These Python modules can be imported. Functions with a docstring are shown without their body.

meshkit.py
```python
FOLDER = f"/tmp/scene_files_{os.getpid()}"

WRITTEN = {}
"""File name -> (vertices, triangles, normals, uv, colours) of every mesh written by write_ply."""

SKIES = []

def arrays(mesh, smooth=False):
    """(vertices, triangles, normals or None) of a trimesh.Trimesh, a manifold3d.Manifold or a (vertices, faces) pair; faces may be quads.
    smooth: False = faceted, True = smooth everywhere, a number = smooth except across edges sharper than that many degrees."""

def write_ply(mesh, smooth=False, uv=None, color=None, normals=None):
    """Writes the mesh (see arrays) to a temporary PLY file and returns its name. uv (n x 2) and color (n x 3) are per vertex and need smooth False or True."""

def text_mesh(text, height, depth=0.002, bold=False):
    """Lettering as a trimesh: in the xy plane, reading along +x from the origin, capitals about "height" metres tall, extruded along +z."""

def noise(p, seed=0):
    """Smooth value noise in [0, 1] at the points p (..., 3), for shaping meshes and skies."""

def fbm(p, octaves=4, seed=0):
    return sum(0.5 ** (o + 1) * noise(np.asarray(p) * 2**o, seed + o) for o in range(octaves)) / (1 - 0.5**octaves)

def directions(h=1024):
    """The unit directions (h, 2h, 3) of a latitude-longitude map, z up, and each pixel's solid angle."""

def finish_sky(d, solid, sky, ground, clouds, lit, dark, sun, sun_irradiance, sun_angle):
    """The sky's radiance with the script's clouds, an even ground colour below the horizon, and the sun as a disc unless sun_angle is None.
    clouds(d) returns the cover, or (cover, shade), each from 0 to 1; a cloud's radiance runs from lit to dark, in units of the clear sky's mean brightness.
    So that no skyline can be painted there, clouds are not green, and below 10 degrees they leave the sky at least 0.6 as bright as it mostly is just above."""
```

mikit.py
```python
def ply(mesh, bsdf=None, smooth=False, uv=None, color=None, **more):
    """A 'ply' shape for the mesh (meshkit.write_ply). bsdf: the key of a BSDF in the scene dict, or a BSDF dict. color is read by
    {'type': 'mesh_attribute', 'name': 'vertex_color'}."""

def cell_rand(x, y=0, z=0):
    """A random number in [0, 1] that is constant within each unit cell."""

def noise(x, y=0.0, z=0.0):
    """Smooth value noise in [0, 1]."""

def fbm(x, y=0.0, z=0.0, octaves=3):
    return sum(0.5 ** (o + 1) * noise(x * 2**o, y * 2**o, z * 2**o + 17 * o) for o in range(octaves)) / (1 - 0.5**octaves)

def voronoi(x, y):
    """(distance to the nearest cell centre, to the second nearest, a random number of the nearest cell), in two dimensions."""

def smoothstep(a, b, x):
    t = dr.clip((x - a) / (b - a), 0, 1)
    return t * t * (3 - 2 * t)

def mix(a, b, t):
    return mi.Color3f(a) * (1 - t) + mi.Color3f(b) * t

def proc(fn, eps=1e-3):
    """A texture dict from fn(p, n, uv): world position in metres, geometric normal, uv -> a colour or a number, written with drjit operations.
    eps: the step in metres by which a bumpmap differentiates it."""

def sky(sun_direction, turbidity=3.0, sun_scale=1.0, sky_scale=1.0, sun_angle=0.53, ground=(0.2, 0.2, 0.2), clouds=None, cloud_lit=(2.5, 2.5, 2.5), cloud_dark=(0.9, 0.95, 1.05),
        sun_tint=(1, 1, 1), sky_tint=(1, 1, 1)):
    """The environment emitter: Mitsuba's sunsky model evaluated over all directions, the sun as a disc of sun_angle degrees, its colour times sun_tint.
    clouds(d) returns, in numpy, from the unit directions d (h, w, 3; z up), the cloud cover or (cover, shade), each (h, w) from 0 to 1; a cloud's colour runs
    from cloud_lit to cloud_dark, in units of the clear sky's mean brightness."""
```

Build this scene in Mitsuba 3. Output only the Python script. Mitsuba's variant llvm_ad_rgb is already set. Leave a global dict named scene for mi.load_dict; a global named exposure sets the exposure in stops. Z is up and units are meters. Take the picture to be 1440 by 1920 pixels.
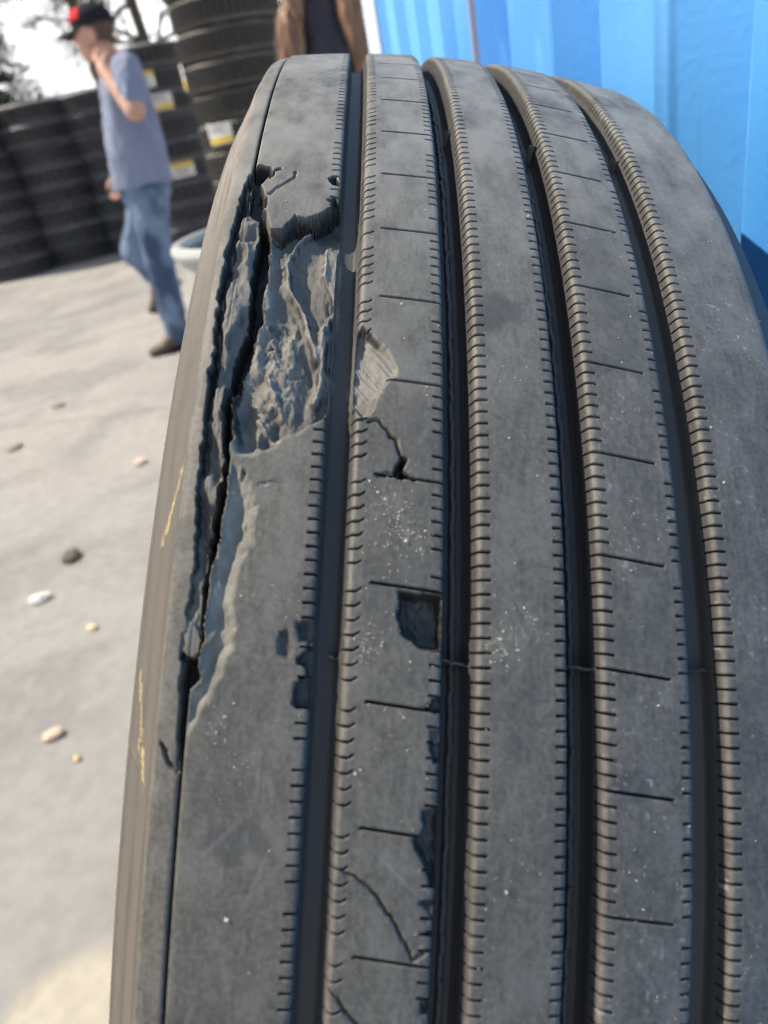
import math, random
import numpy as np, trimesh, manifold3d as m3, drjit as dr, mitsuba as mi
import mikit, meshkit
from mikit import noise, fbm, voronoi, cell_rand, smoothstep, mix
from scipy.ndimage import distance_transform_edt, map_coordinates, gaussian_filter

# ------------------------------------------------------------------ camera, sky, exposure
T = mi.ScalarTransform4f
scene, labels = {'type': 'scene'}, {}
CAM = np.array([0.06783, -0.54009, 0.97924])
FWD = np.array([-0.05288108, 0.87470966, -0.48175367])
UP = np.array([0.17909645, 0.48291393, 0.85715728])
scene['camera'] = {'type': 'thinlens', 'fov': 56.874, 'fov_axis': 'x', 'near_clip': 0.01, 'far_clip': 2000.0,
                   'aperture_radius': 0.0015, 'focus_distance': 0.295,
                   'to_world': T().look_at(origin=CAM.tolist(), target=(CAM + FWD).tolist(), up=UP.tolist())}
YARD = np.array([0.06783, -0.54009, 0.0])      # point of the yard from which bearings were surveyed
SUN = (-0.61, 0.16, 0.78)


def cloud(d):
    n = meshkit.fbm(d * np.array([3.0, 3.0, 7.0]) + 5.0, 5, seed=3)
    el = np.degrees(np.arcsin(np.clip(d[..., 2], 0, 1)))
    c = np.clip((n - 0.50) / 0.16, 0, 1)
    low = np.clip((14 - el) / 6, 0, 1)                 # white haze towards the horizon
    return np.maximum(c * 0.7, low * (0.9 + 0.5 * (n - 0.5))), np.clip((n - 0.55) / 0.3, 0, 1) * (1 - 0.6 * low)


scene['sky'] = mikit.sky(SUN, turbidity=3, sky_scale=0.46, sun_tint=(0.94, 1.0, 1.08), clouds=cloud, cloud_lit=(11.0, 11.0, 11.0), cloud_dark=(3.0, 3.1, 3.3))
exposure = 2.25
rng = np.random.default_rng(7)
random.seed(7)


# ------------------------------------------------------------------ helpers
def rgb(c):
    return {'type': 'rgb', 'value': list(c)}


def proc(fn, eps=1e-3):
    return mikit.proc(fn, eps)


def pri(color, rough=0.6, spec=0.5, metal=0.0, **k):
    return {'type': 'principled', 'base_color': color if isinstance(color, dict) else rgb(color), 'roughness': rough, 'specular': spec, 'metallic': metal, **k}


def two(b):
    return {'type': 'twosided', 'bsdf': b}


_n = {}


def key(name):
    k = name if name not in _n else '%s_%03d' % (name, _n[name])
    _n[name] = _n.get(name, 0) + 1
    return k


def tag(k, label, cat, group=None, kind=None):
    labels[k] = {'label': label, 'category': cat}
    if group:
        labels[k]['group'] = group
    if kind:
        labels[k]['kind'] = kind


def part(name, parent, mesh, bsdf, smooth=False, label=None, **kw):
    k = key(parent + '__' + name)
    scene[k] = mikit.ply(mesh, bsdf, smooth=smooth, **kw)
    if label:
        labels[k] = {'label': label}
    return k


def struct(name, mesh, bsdf, label=None, smooth=False):
    scene[name] = mikit.ply(mesh, bsdf, smooth=smooth)
    labels[name] = {'kind': 'structure'}
    if label:
        labels[name]['label'] = label


def box(size, loc, rz=0.0, bev=0.0):
    if bev > 0:
        s = np.array(size) / 2 - bev
        ic = trimesh.creation.icosphere(1, bev)
        pts = np.concatenate([ic.vertices + s * np.array(q) for q in np.ndindex(2, 2, 2) for q in [np.array(q) * 2 - 1]])
        m = trimesh.convex.convex_hull(pts)
    else:
        m = trimesh.creation.box(size)
    m.apply_transform(trimesh.transformations.rotation_matrix(rz, [0, 0, 1]))
    m.apply_translation(loc)
    return m


def tube(path, radii, n=8):
    path = np.asarray(path, float)
    radii = np.broadcast_to(radii, len(path))
    tn = np.gradient(path, axis=0)
    tn /= np.maximum(np.linalg.norm(tn, axis=1, keepdims=True), 1e-9)
    ref = np.array([0.31, 0.2, 0.93]) if abs(tn[0, 2]) < 0.8 else np.array([1.0, 0.1, 0.05])
    a = np.cross(tn, ref)
    a /= np.linalg.norm(a, axis=1, keepdims=True)
    b = np.cross(tn, a)
    ang = np.linspace(0, 2 * np.pi, n, endpoint=False)
    v = path[:, None] + radii[:, None, None] * (np.cos(ang)[None, :, None] * a[:, None] + np.sin(ang)[None, :, None] * b[:, None])
    v = v.reshape(-1, 3)
    f = []
    for i in range(len(path) - 1):
        for j in range(n):
            q = (i * n + j, i * n + (j + 1) % n, (i + 1) * n + (j + 1) % n, (i + 1) * n + j)
            f += [(q[0], q[1], q[2]), (q[0], q[2], q[3])]
    for j in range(1, n - 1):
        f += [(0, j + 1, j), ((len(path) - 1) * n, (len(path) - 1) * n + j, (len(path) - 1) * n + j + 1)]
    m = trimesh.Trimesh(v, f, process=False)
    if m.volume < 0:
        m.invert()
    return m


def lathe(prof, n=48):
    prof = np.asarray(prof, float)
    a = np.linspace(0, 2 * np.pi, n, endpoint=False)
    v = np.stack([prof[:, None, 0] * np.cos(a), prof[:, None, 0] * np.sin(a), np.broadcast_to(prof[:, None, 1], (len(prof), n))], -1).reshape(-1, 3)
    i, j = np.meshgrid(np.arange(len(prof) - 1), np.arange(n), indexing='ij')
    q = np.stack([i * n + j, i * n + (j + 1) % n, (i + 1) * n + (j + 1) % n, (i + 1) * n + j], -1).reshape(-1, 4)
    return trimesh.Trimesh(v, np.vstack([q[:, [0, 1, 2]], q[:, [0, 2, 3]]]), process=False)


def hulls(bones):
    """bones: list of ((p0, r0), (p1, r1)) -> one manifold"""
    ms = []
    for a, b in bones:
        pts = []
        for p, r in (a, b):
            ic = trimesh.creation.icosphere(2, 1.0).vertices
            pts.append(ic * np.broadcast_to(np.asarray(r, float), 3) + np.asarray(p, float))
        ms.append(m3.Manifold.hull_points(np.concatenate(pts)))
    return m3.Manifold.batch_boolean(ms, m3.OpType.Add)


def soft(man, edge, it=12):
    m = man.refine_to_length(edge).to_mesh()
    t = trimesh.Trimesh(m.vert_properties[:, :3], m.tri_verts)
    trimesh.smoothing.filter_taubin(t, iterations=it)
    return t


# ------------------------------------------------------------------ materials
def ground_col(p, n, uv):
    x, y = p.x, p.y
    a = fbm(x * 0.9, y * 0.9, 3.0, 4)
    b = fbm(x * 3.1 + 7, y * 2.3, 1.0, 4)
    g = fbm(x * 40, y * 40, 0.0, 3)
    c = mix((0.25, 0.245, 0.238), (0.31, 0.30, 0.286), smoothstep(0.35, 0.65, a))
    c = mix(c, (0.20, 0.197, 0.194), smoothstep(0.48, 0.70, b) * 0.6)
    near = smoothstep(3.4, 1.2, y - 0.25 * x + (a - 0.5) * 1.8)
    c = mix(c, (0.275, 0.277, 0.274), near * 0.6)
    s = fbm(x * 1.7 + y * 0.8, y * 5.0 - x * 2.5, 5.0, 3)
    c = mix(c, (0.18, 0.172, 0.164), smoothstep(0.54, 0.74, s) * 0.35)
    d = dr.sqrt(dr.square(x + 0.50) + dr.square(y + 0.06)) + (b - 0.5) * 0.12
    c = mix(c, (0.43, 0.395, 0.33), smoothstep(0.17, 0.11, d) * 0.9)  # beige spot: a sunlit patch painted into the ground colour
    # old crack sealed with dark dust
    l = dr.abs(y - 2.35 + 0.22 * x + 0.12 * (fbm(x * 2.0, 0.0, 9.0, 3) - 0.5))
    c = mix(c, (0.19, 0.175, 0.16), smoothstep(0.03, 0.006, l) * 0.5)
    return c * (0.86 + 0.28 * g)


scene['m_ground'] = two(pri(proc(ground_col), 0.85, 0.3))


def blue_col(p, n, uv):
    a = fbm(p.x * 6, p.y * 6, p.z * 1.5, 4)
    b = fbm(p.x * 60, p.y * 60, p.z * 14, 3)
    c = mix((0.050, 0.255, 0.70), (0.115, 0.40, 0.80), smoothstep(0.35, 0.7, a))
    c = mix(c, (0.16, 0.44, 0.80), smoothstep(0.60, 0.8, b) * 0.4)
    chip = noise(p.x * 130 + 3, p.y * 130, p.z * 90) * fbm(p.x * 11, p.y * 11, p.z * 7, 3)
    c = mix(c, (0.10, 0.13, 0.22), smoothstep(0.60, 0.66, chip) * 0.7)
    run = fbm(p.x * 90, p.y * 90, p.z * 2.2, 3) * smoothstep(0.45, 0.7, fbm(p.x * 9, p.y * 9, p.z * 1.2, 2))
    return mix(c, (0.045, 0.16, 0.42), smoothstep(0.35, 0.6, run) * 0.5)


def blue_bump(p, n, uv):
    return fbm(p.x * 350, p.y * 350, p.z * 260, 2) + 0.5 * fbm(p.x * 30, p.y * 30, p.z * 14, 2)


scene['m_blue'] = two({'type': 'bumpmap', 'bsdf': pri(proc(blue_col), 0.42, 0.45), 'map': proc(blue_bump, 4e-4), 'scale': 0.0003})
scene['m_seal'] = two(pri(proc(lambda p, n, uv: mix((0.30, 0.29, 0.33), (0.16, 0.24, 0.46), fbm(p.x * 60, p.y * 60, p.z * 22, 3))), 0.7))
scene['m_post'] = two(pri(proc(lambda p, n, uv: mix((0.42, 0.56, 0.74), (0.60, 0.68, 0.76), fbm(p.x * 30, p.y * 30, p.z * 8, 3))), 0.5))
scene['m_rubber'] = two(pri({'type': 'mesh_attribute', 'name': 'vertex_color'}, 0.60, 0.32))
scene['m_torn'] = two(pri({'type': 'mesh_attribute', 'name': 'vertex_color'}, 0.85, 0.2))


def old_rubber(base, dust, amt):
    def fn(p, n, uv):
        a = fbm(p.x * 5, p.y * 5, p.z * 5, 3)
        b = fbm(p.x * 26 + 3, p.y * 26, p.z * 26, 3)
        return mix(base, dust, dr.clip(smoothstep(0.3, 0.75, a) * 0.6 + smoothstep(0.45, 0.75, b) * 0.5, 0, 1) * amt)
    return two(pri(proc(fn), 0.6, 0.4))


scene['m_tire_dark'] = old_rubber((0.060, 0.064, 0.074), (0.16, 0.16, 0.165), 0.8)
scene['m_tire_grey'] = old_rubber((0.075, 0.072, 0.070), (0.20, 0.185, 0.165), 0.8)
scene['m_tire_tread_grey'] = old_rubber((0.042, 0.043, 0.046), (0.125, 0.118, 0.11), 0.8)
scene['m_tire_vc'] = two(pri({'type': 'mesh_attribute', 'name': 'vertex_color'}, 0.6, 0.4))
scene['m_sand'] = two(pri(proc(lambda p, n, uv: mix((0.38, 0.33, 0.24), (0.66, 0.60, 0.49), noise(p.x * 2000, p.y * 2000, p.z * 2000))), 0.6))
scene['m_paper'] = two(pri((0.72, 0.72, 0.70), 0.5))
scene['m_yellow'] = two(pri((0.70, 0.50, 0.05), 0.5))
scene['m_ink'] = two(pri((0.05, 0.05, 0.06), 0.5))
scene['m_skin'] = pri(proc(lambda p, n, uv: mix((0.50, 0.27, 0.19), (0.60, 0.36, 0.27), fbm(p.x * 30, p.y * 30, p.z * 30, 3))), 0.5, 0.4)
scene['m_shirt'] = two(pri(proc(lambda p, n, uv: mix((0.20, 0.235, 0.34), (0.26, 0.295, 0.41), fbm(p.x * 14, p.y * 14, p.z * 9, 4))), 0.9, 0.2))


def jeans(p, n, uv):
    a = fbm(p.x * 9, p.y * 9, p.z * 5, 4)
    return mix((0.055, 0.085, 0.15), (0.20, 0.28, 0.40), smoothstep(0.38, 0.68, a))


scene['m_jeans'] = two(pri(proc(jeans), 0.9, 0.2))
scene['m_cap'] = two(pri((0.018, 0.018, 0.024), 0.85, 0.2))
scene['m_cap_red'] = two(pri((0.55, 0.03, 0.035), 0.8, 0.2))
scene['m_hair'] = two(pri((0.09, 0.055, 0.035), 0.7))
scene['m_shoe'] = two(pri(proc(lambda p, n, uv: mix((0.035, 0.03, 0.027), (0.12, 0.08, 0.055), fbm(p.x * 20, p.y * 20, p.z * 20, 3))), 0.6))
scene['m_sole'] = two(pri((0.03, 0.03, 0.03), 0.8))


def drum_col(p, n, uv):
    a = fbm(p.x * 7, p.y * 7, p.z * 10, 4)
    b = fbm(p.x * 25, p.y * 25, p.z * 9, 3)
    c = mix((0.26, 0.27, 0.26), (0.38, 0.39, 0.375), smoothstep(0.35, 0.65, a))
    return mix(c, (0.16, 0.14, 0.12), smoothstep(0.56, 0.74, b) * 0.75)


scene['m_drum'] = two(pri(proc(drum_col), 0.5))
scene['m_drum_in'] = two(pri(proc(lambda p, n, uv: mix((0.22, 0.25, 0.24), (0.10, 0.11, 0.11), fbm(p.x * 9, p.y * 9, p.z * 6, 3))), 0.7))
scene['m_rim'] = two(pri(proc(lambda p, n, uv: mix((0.30, 0.32, 0.31), (0.40, 0.42, 0.40), fbm(p.x * 20, p.y * 20, p.z * 20, 3))), 0.4))
scene['m_bark'] = two(pri(proc(lambda p, n, uv: mix((0.045, 0.038, 0.032), (0.11, 0.095, 0.08), fbm(p.x * 12, p.y * 12, p.z * 4, 3))), 0.9))
scene['m_twig'] = two(pri((0.075, 0.065, 0.05), 0.9))
scene['m_needle'] = two(pri(proc(lambda p, n, uv: mix((0.022, 0.038, 0.018), (0.06, 0.085, 0.04), noise(p.x * 5, p.y * 5, p.z * 5))), 0.8))
scene['m_leaf'] = two(pri(proc(lambda p, n, uv: mix((0.05, 0.07, 0.03), (0.11, 0.13, 0.06), noise(p.x * 8, p.y * 8, p.z * 8))), 0.8))
scene['m_wall'] = two(pri((0.45, 0.45, 0.47), 0.9))
scene['m_roof'] = two(pri(proc(lambda p, n, uv: mix((0.13, 0.135, 0.15), (0.20, 0.20, 0.215), fbm(p.x * 2, p.y * 2, p.z * 6, 3))), 0.8))


# ------------------------------------------------------------------ the worn tire (millimetres across X and along the tread S)
R, CR = 505.0, 0.7794e-3
LEAN = math.radians(15.5085)
CEN = np.array([0.0, 0.0, 0.51469])
P_ = 2 * math.pi * R / 736            # pitch of the small edge notches; every eighth carries a long cut
S0 = 412.6
# outlines of the damage on the tread, (X, S) in mm
D = {'floor':[(-87.2,272.9),(-81.9,272.8),(-79.1,269.4),(-77.4,265.4),(-73.2,267.4),(-68.4,264.9),(-64.1,261.0),(-60.7,255.0),(-59.3,260.7),(-60.0,267.7),(-58.6,284.0),(-58.7,291.2),(-58.9,299.1),(-59.4,306.3),(-58.5,319.0),(-59.7,322.7),(-59.4,334.5),(-59.3,340.6),(-60.5,350.7),(-61.2,356.9),(-66.5,360.3),(-70.9,363.5),(-75.1,366.2),(-77.3,368.5),(-81.9,370.6),(-84.4,371.2),(-87.4,371.6),(-89.5,370.5),(-91.4,365.2),(-92.6,348.2),(-90.7,336.8),(-88.6,325.8),(-86.3,316.5),(-86.6,306.7),(-86.7,291.0),(-86.3,282.7)],
     'crack':[(-90.5,261.0),(-89.9,274.0),(-90.7,293.6),(-89.8,306.7),(-89.4,315.0),(-92.2,333.3),(-92.9,336.8),(-95.4,348.2),(-93.9,366.0),(-92.5,371.3),(-93.6,383.8),(-94.9,392.6),(-94.5,411.5),(-95.0,416.2),(-94.3,427.3),(-94.5,435.4),(-93.6,441.5),(-93.9,434.4),(-93.6,427.5),(-93.4,419.4),(-93.1,413.7),(-93.1,405.8),(-91.9,402.9),(-91.4,396.0),(-90.9,387.3),(-91.1,378.3),(-90.9,369.0),(-91.3,359.4),(-92.1,348.2),(-90.1,337.3),(-88.4,326.9),(-86.1,316.5),(-86.3,306.7),(-86.4,291.1),(-86.7,275.9),(-88.2,269.1),(-89.6,262.7)],
     'crack_tail':[(-99.2,442.2),(-99.0,437.1),(-97.8,434.7),(-94.7,434.0),(-94.1,434.4),(-93.6,440.7),(-95.7,443.6),(-96.3,452.6),(-96.8,460.6),(-97.3,462.9),(-97.5,465.8),(-98.1,459.9),(-98.3,450.9),(-98.9,446.3)],
     'lumps':[(-97.6,234.1),(-100.1,248.6),(-99.8,255.3),(-101.0,271.5),(-101.6,284.8),(-101.7,298.5),(-101.6,312.5),(-100.6,328.9),(-100.8,337.7),(-100.8,344.6),(-100.3,356.6),(-100.1,371.9),(-99.6,387.8),(-98.8,405.9),(-99.2,417.5),(-99.7,423.0),(-99.5,432.4),(-99.4,436.4),(-94.5,435.4),(-94.3,427.3),(-95.0,416.2),(-94.5,411.5),(-94.9,392.6),(-93.6,383.8),(-92.5,371.3),(-93.9,366.0),(-95.4,348.2),(-92.9,336.8),(-92.2,333.3),(-89.4,315.0),(-89.8,306.7),(-90.7,293.6),(-89.9,274.0),(-90.5,261.0),(-95.1,260.0)],
     'tongue':[(-99.3,423.7),(-97.3,422.8),(-94.6,426.7),(-94.3,429.1),(-94.4,432.5),(-95.7,434.2),(-97.7,434.7),(-99.3,433.2)],
     'cavity':[(-98.6,251.7),(-98.2,244.6),(-97.5,237.1),(-97.4,231.5),(-93.9,230.6),(-89.8,232.2),(-88.8,234.7),(-91.1,241.4),(-92.0,245.8),(-89.3,254.1),(-89.0,259.9),(-91.7,263.0),(-94.9,261.5),(-97.4,257.0)],
     'flap_crack':[(-88.7,251.5),(-85.9,247.8),(-82.1,243.6),(-79.6,240.0),(-79.0,237.0)],
     'flap_notch':[(-89.6,234.8),(-87.4,235.7),(-85.0,233.5),(-85.7,232.7),(-88.1,234.1),(-88.3,239.5),(-89.6,241.3)],
     'lip':[(-87.4,259.1),(-86.0,265.6),(-85.4,272.8)],
     'scrape':[(-50.5,319.8),(-47.1,323.4),(-43.4,327.0),(-40.6,332.0),(-38.6,336.6),(-38.7,340.4),(-41.3,343.4),(-43.7,346.1),(-45.3,351.2),(-46.2,354.2),(-48.2,356.4),(-51.0,355.8),(-54.0,352.7),(-54.7,345.5),(-54.7,337.2),(-54.5,328.5),(-53.5,321.3)],
     'crack2':[(-47.9,357.7),(-45.0,357.4),(-41.5,360.9),(-38.4,365.1),(-37.8,367.7),(-37.1,369.7)],
     'hole2':[(-37.1,369.5),(-34.9,370.0),(-35.7,372.2),(-36.2,374.9),(-34.8,376.3),(-32.7,377.6),(-37.0,377.5),(-39.0,377.2),(-39.4,375.1),(-38.3,372.3)],
     'flap2':[(-44.5,376.5),(-42.3,375.0),(-39.5,375.1),(-39.3,376.8),(-42.3,377.5)],
     'chunk4':[(-37.4,412.4),(-23.4,413.1),(-22.7,430.2),(-26.8,430.2),(-30.0,429.3),(-33.3,427.3),(-35.9,424.7),(-36.2,422.6),(-37.5,418.9),(-36.4,416.6),(-37.0,414.1)],
     'chunk5':[(-26.4,443.8),(-22.5,442.6),(-22.4,446.6),(-24.6,447.9),(-28.5,447.0),(-27.6,446.2)],
     'chunk6':[(-26.5,452.1),(-25.6,452.2),(-23.7,452.3),(-23.3,456.4),(-24.5,456.7),(-25.5,456.4),(-26.3,455.3)],
     'chunk6b':[(-26.4,456.5),(-22.4,456.3),(-22.3,460.7),(-25.0,461.1),(-24.9,459.3)],
     'chunk7':[(-27.7,473.7),(-25.9,473.4),(-22.5,473.3),(-22.6,478.6),(-22.4,494.4),(-25.4,494.8),(-27.1,488.8),(-28.7,485.3),(-30.2,483.7),(-31.4,482.2),(-28.2,481.5),(-27.3,477.9),(-27.8,475.3)],
     'chunk8':[(-27.9,498.4),(-23.0,497.2),(-23.0,503.4),(-26.1,503.5),(-25.9,501.6)],
     'chunk9':[(-26.2,507.7),(-25.3,506.3),(-22.9,505.8),(-23.4,508.2)],
     'chunk10':[(-26.5,524.9),(-22.6,524.4),(-23.0,528.7),(-26.3,529.2)],
     'crack6':[(-52.2,489.9),(-51.2,490.8),(-48.8,491.4),(-46.2,492.3),(-41.4,496.1),(-37.1,499.9),(-34.2,504.7),(-31.0,509.5),(-28.9,513.9),(-26.4,512.6),(-24.1,511.2)],
     'crack7':[(-52.4,523.1),(-48.9,525.3),(-47.3,528.1),(-43.0,531.6),(-40.0,534.4)],
     'gouge_a':[(-71.5,431.7),(-72.2,428.8),(-71.2,425.6),(-68.7,424.8),(-66.8,428.1),(-66.7,432.0),(-67.3,434.3),(-69.7,433.9)],
     'gouge_b':[(-67.2,422.8),(-64.2,421.8),(-59.9,421.6),(-59.7,429.4),(-62.9,430.3),(-65.1,428.8),(-66.3,425.8)],
     'gouge_c':[(-62.9,430.3),(-59.7,430.1),(-59.8,439.3),(-62.6,438.6),(-62.9,435.3),(-65.6,435.0),(-65.7,433.4)],
     'gouge_d':[(-65.5,439.1),(-62.5,437.9),(-60.0,440.0),(-60.2,447.2),(-66.0,447.5),(-66.7,443.3),(-66.4,441.1)],
     'edge_a':[(-66.7,242.2),(-63.0,240.3),(-61.1,246.6),(-64.5,245.9)],
     'edge_b':[(-66.2,256.0),(-63.3,254.3),(-60.1,261.2),(-63.0,259.3)],
     'scar':[(-81.2,380.4),(-77.6,379.8),(-73.5,380.0)],
     'slit':[(-88.0,384.0),(-86.9,378.1),(-85.8,375.4),(-84.5,375.8),(-84.8,379.0),(-86.2,382.6)],
     'strip_crack':[(-102.9,459.7),(-101.4,461.0),(-100.3,464.0),(-99.2,465.6),(-97.8,466.5)],
     'bend':[(-89.4,371.0),(-84.8,376.8),(-80.4,387.8),(-80.6,398.6),(-83.4,405.7),(-85.4,414.3),(-83.9,422.4),(-84.0,430.9),(-88.1,441.7),(-89.8,447.1),(-95.8,458.9),(-96.8,460.6),(-96.3,452.6),(-95.7,443.6),(-93.4,441.5),(-93.8,434.4),(-93.5,427.5),(-93.2,419.5),(-93.0,413.9),(-92.9,406.0),(-91.8,403.1),(-91.3,396.3),(-90.8,387.6),(-91.0,378.7),(-90.7,369.5)],
     'ridge_1':[(-71.6,270.6),(-75.7,276.4),(-77.6,282.8),(-79.1,288.5),(-78.2,296.1),(-77.1,301.9),(-72.5,309.1),(-69.1,320.4),(-65.9,332.5)],
     'ridge_2':[(-64.5,280.6),(-64.7,296.2),(-61.4,301.9),(-59.8,310.2),(-64.5,320.4),(-63.9,332.4),(-64.1,341.1),(-65.4,349.5)],
     'band':[(-64.9,280.6),(-58.6,281.7),(-58.9,297.1),(-59.4,304.4),(-59.7,314.7),(-60.3,317.4),(-62.3,307.4),(-64.6,298.5)],
     'ridge_3':[(-86.9,273.0),(-85.0,287.8),(-85.2,303.9),(-84.8,316.3),(-86.6,325.7),(-85.0,337.0)],
     'ridge_4':[(-81.9,338.3),(-78.9,346.6),(-76.1,354.9)],
     'ridge_5':[(-84.3,354.8),(-80.4,359.8),(-76.5,365.6)],
     'crumble':[(-85.2,313.9),(-73.1,314.0),(-68.3,336.9),(-73.9,353.7),(-80.1,363.7),(-85.1,355.8),(-84.5,337.0)]}
XS = np.arange(-112, -17.9, 0.3)
SS = np.arange(190, 566, 0.3)
GX, GS = np.meshgrid(XS, SS)
Q = np.stack([GX, GS, np.zeros_like(GX)], -1)


def nz(sx, ss, o=3, seed=0, q=None):
    return meshkit.fbm((Q if q is None else q) / np.array([sx, ss, 1.0]), o, seed) - 0.5


CALM = 1 - 0.6 * np.exp(-((GS - 268) / 14) ** 4)
WX, WS = GX + 2.2 * CALM * nz(3.2, 3.6, 4, 11), GS + 2.2 * CALM * nz(3.2, 3.6, 4, 12)


def inside(name, warp=1.0):
    poly = np.array(D[name])
    x, y = GX + warp * (WX - GX), GS + warp * (WS - GS)
    lo, hi = poly.min(0) - 4, poly.max(0) + 4
    r0, r1 = np.searchsorted(SS, [lo[1], hi[1]])
    c0, c1 = np.searchsorted(XS, [lo[0], hi[0]])
    m = np.zeros(GX.shape, bool)
    xx, yy = x[r0:r1, c0:c1], y[r0:r1, c0:c1]
    r = np.zeros(xx.shape, bool)
    for (ax, ay), (bx, by) in zip(poly, np.roll(poly, -1, 0)):
        if ay != by:
            r ^= ((ay > yy) != (by > yy)) & (xx < (bx - ax) * (yy - ay) / (by - ay) + ax)
    m[r0:r1, c0:c1] = r
    return m


def depth_in(name, warp=1.0):
    return distance_transform_edt(inside(name, warp)) * 0.3


def sm(x):
    x = np.clip(x, 0, 1)
    return x * x * (3 - 2 * x)


def line_dist(name, warp=0.5):
    pl = np.array(D[name])
    x, y = GX + warp * (WX - GX), GS + warp * (WS - GS)
    best = np.full(GX.shape, 99.0)
    for a, b in zip(pl[:-1], pl[1:]):
        d = b - a
        t = np.clip(((x - a[0]) * d[0] + (y - a[1]) * d[1]) / (d @ d), 0, 1)
        best = np.minimum(best, np.hypot(x - a[0] - t * d[0], y - a[1] - t * d[1]))
    return best


def ridged(sx, ss, o, seed):
    q = Q + np.stack([4 * nz(6, 9, 2, seed + 50), 7 * nz(6, 9, 2, seed + 51), 0 * GX], -1)
    return 1 - np.abs(nz(sx, ss, o, seed, q)) * 4


dam = np.zeros_like(GX)               # depth below the crown, for ribs
add = np.zeros_like(GX)               # depth added to the shoulder strip
fresh = np.zeros_like(GX)             # 1 where torn rubber shows
dust = np.zeros_like(GX)
darkm = np.zeros_like(GX)


def cut(name, depth, w=0.9, warp=1.0, rough=0.5, frsh=1.0, seed=1, slope=None):
    global dam, fresh, darkm
    d = depth_in(name, warp)
    lvl = depth * (1 if slope is None else slope) + rough * 2 * nz(2.0, 3.0, 3, seed)
    dam = np.maximum(dam, lvl * sm(d / w))
    fresh = np.maximum(fresh, frsh * sm(d / 0.6))
    if name != 'scrape':
        darkm = np.maximum(darkm, sm(d / 0.6))


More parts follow.
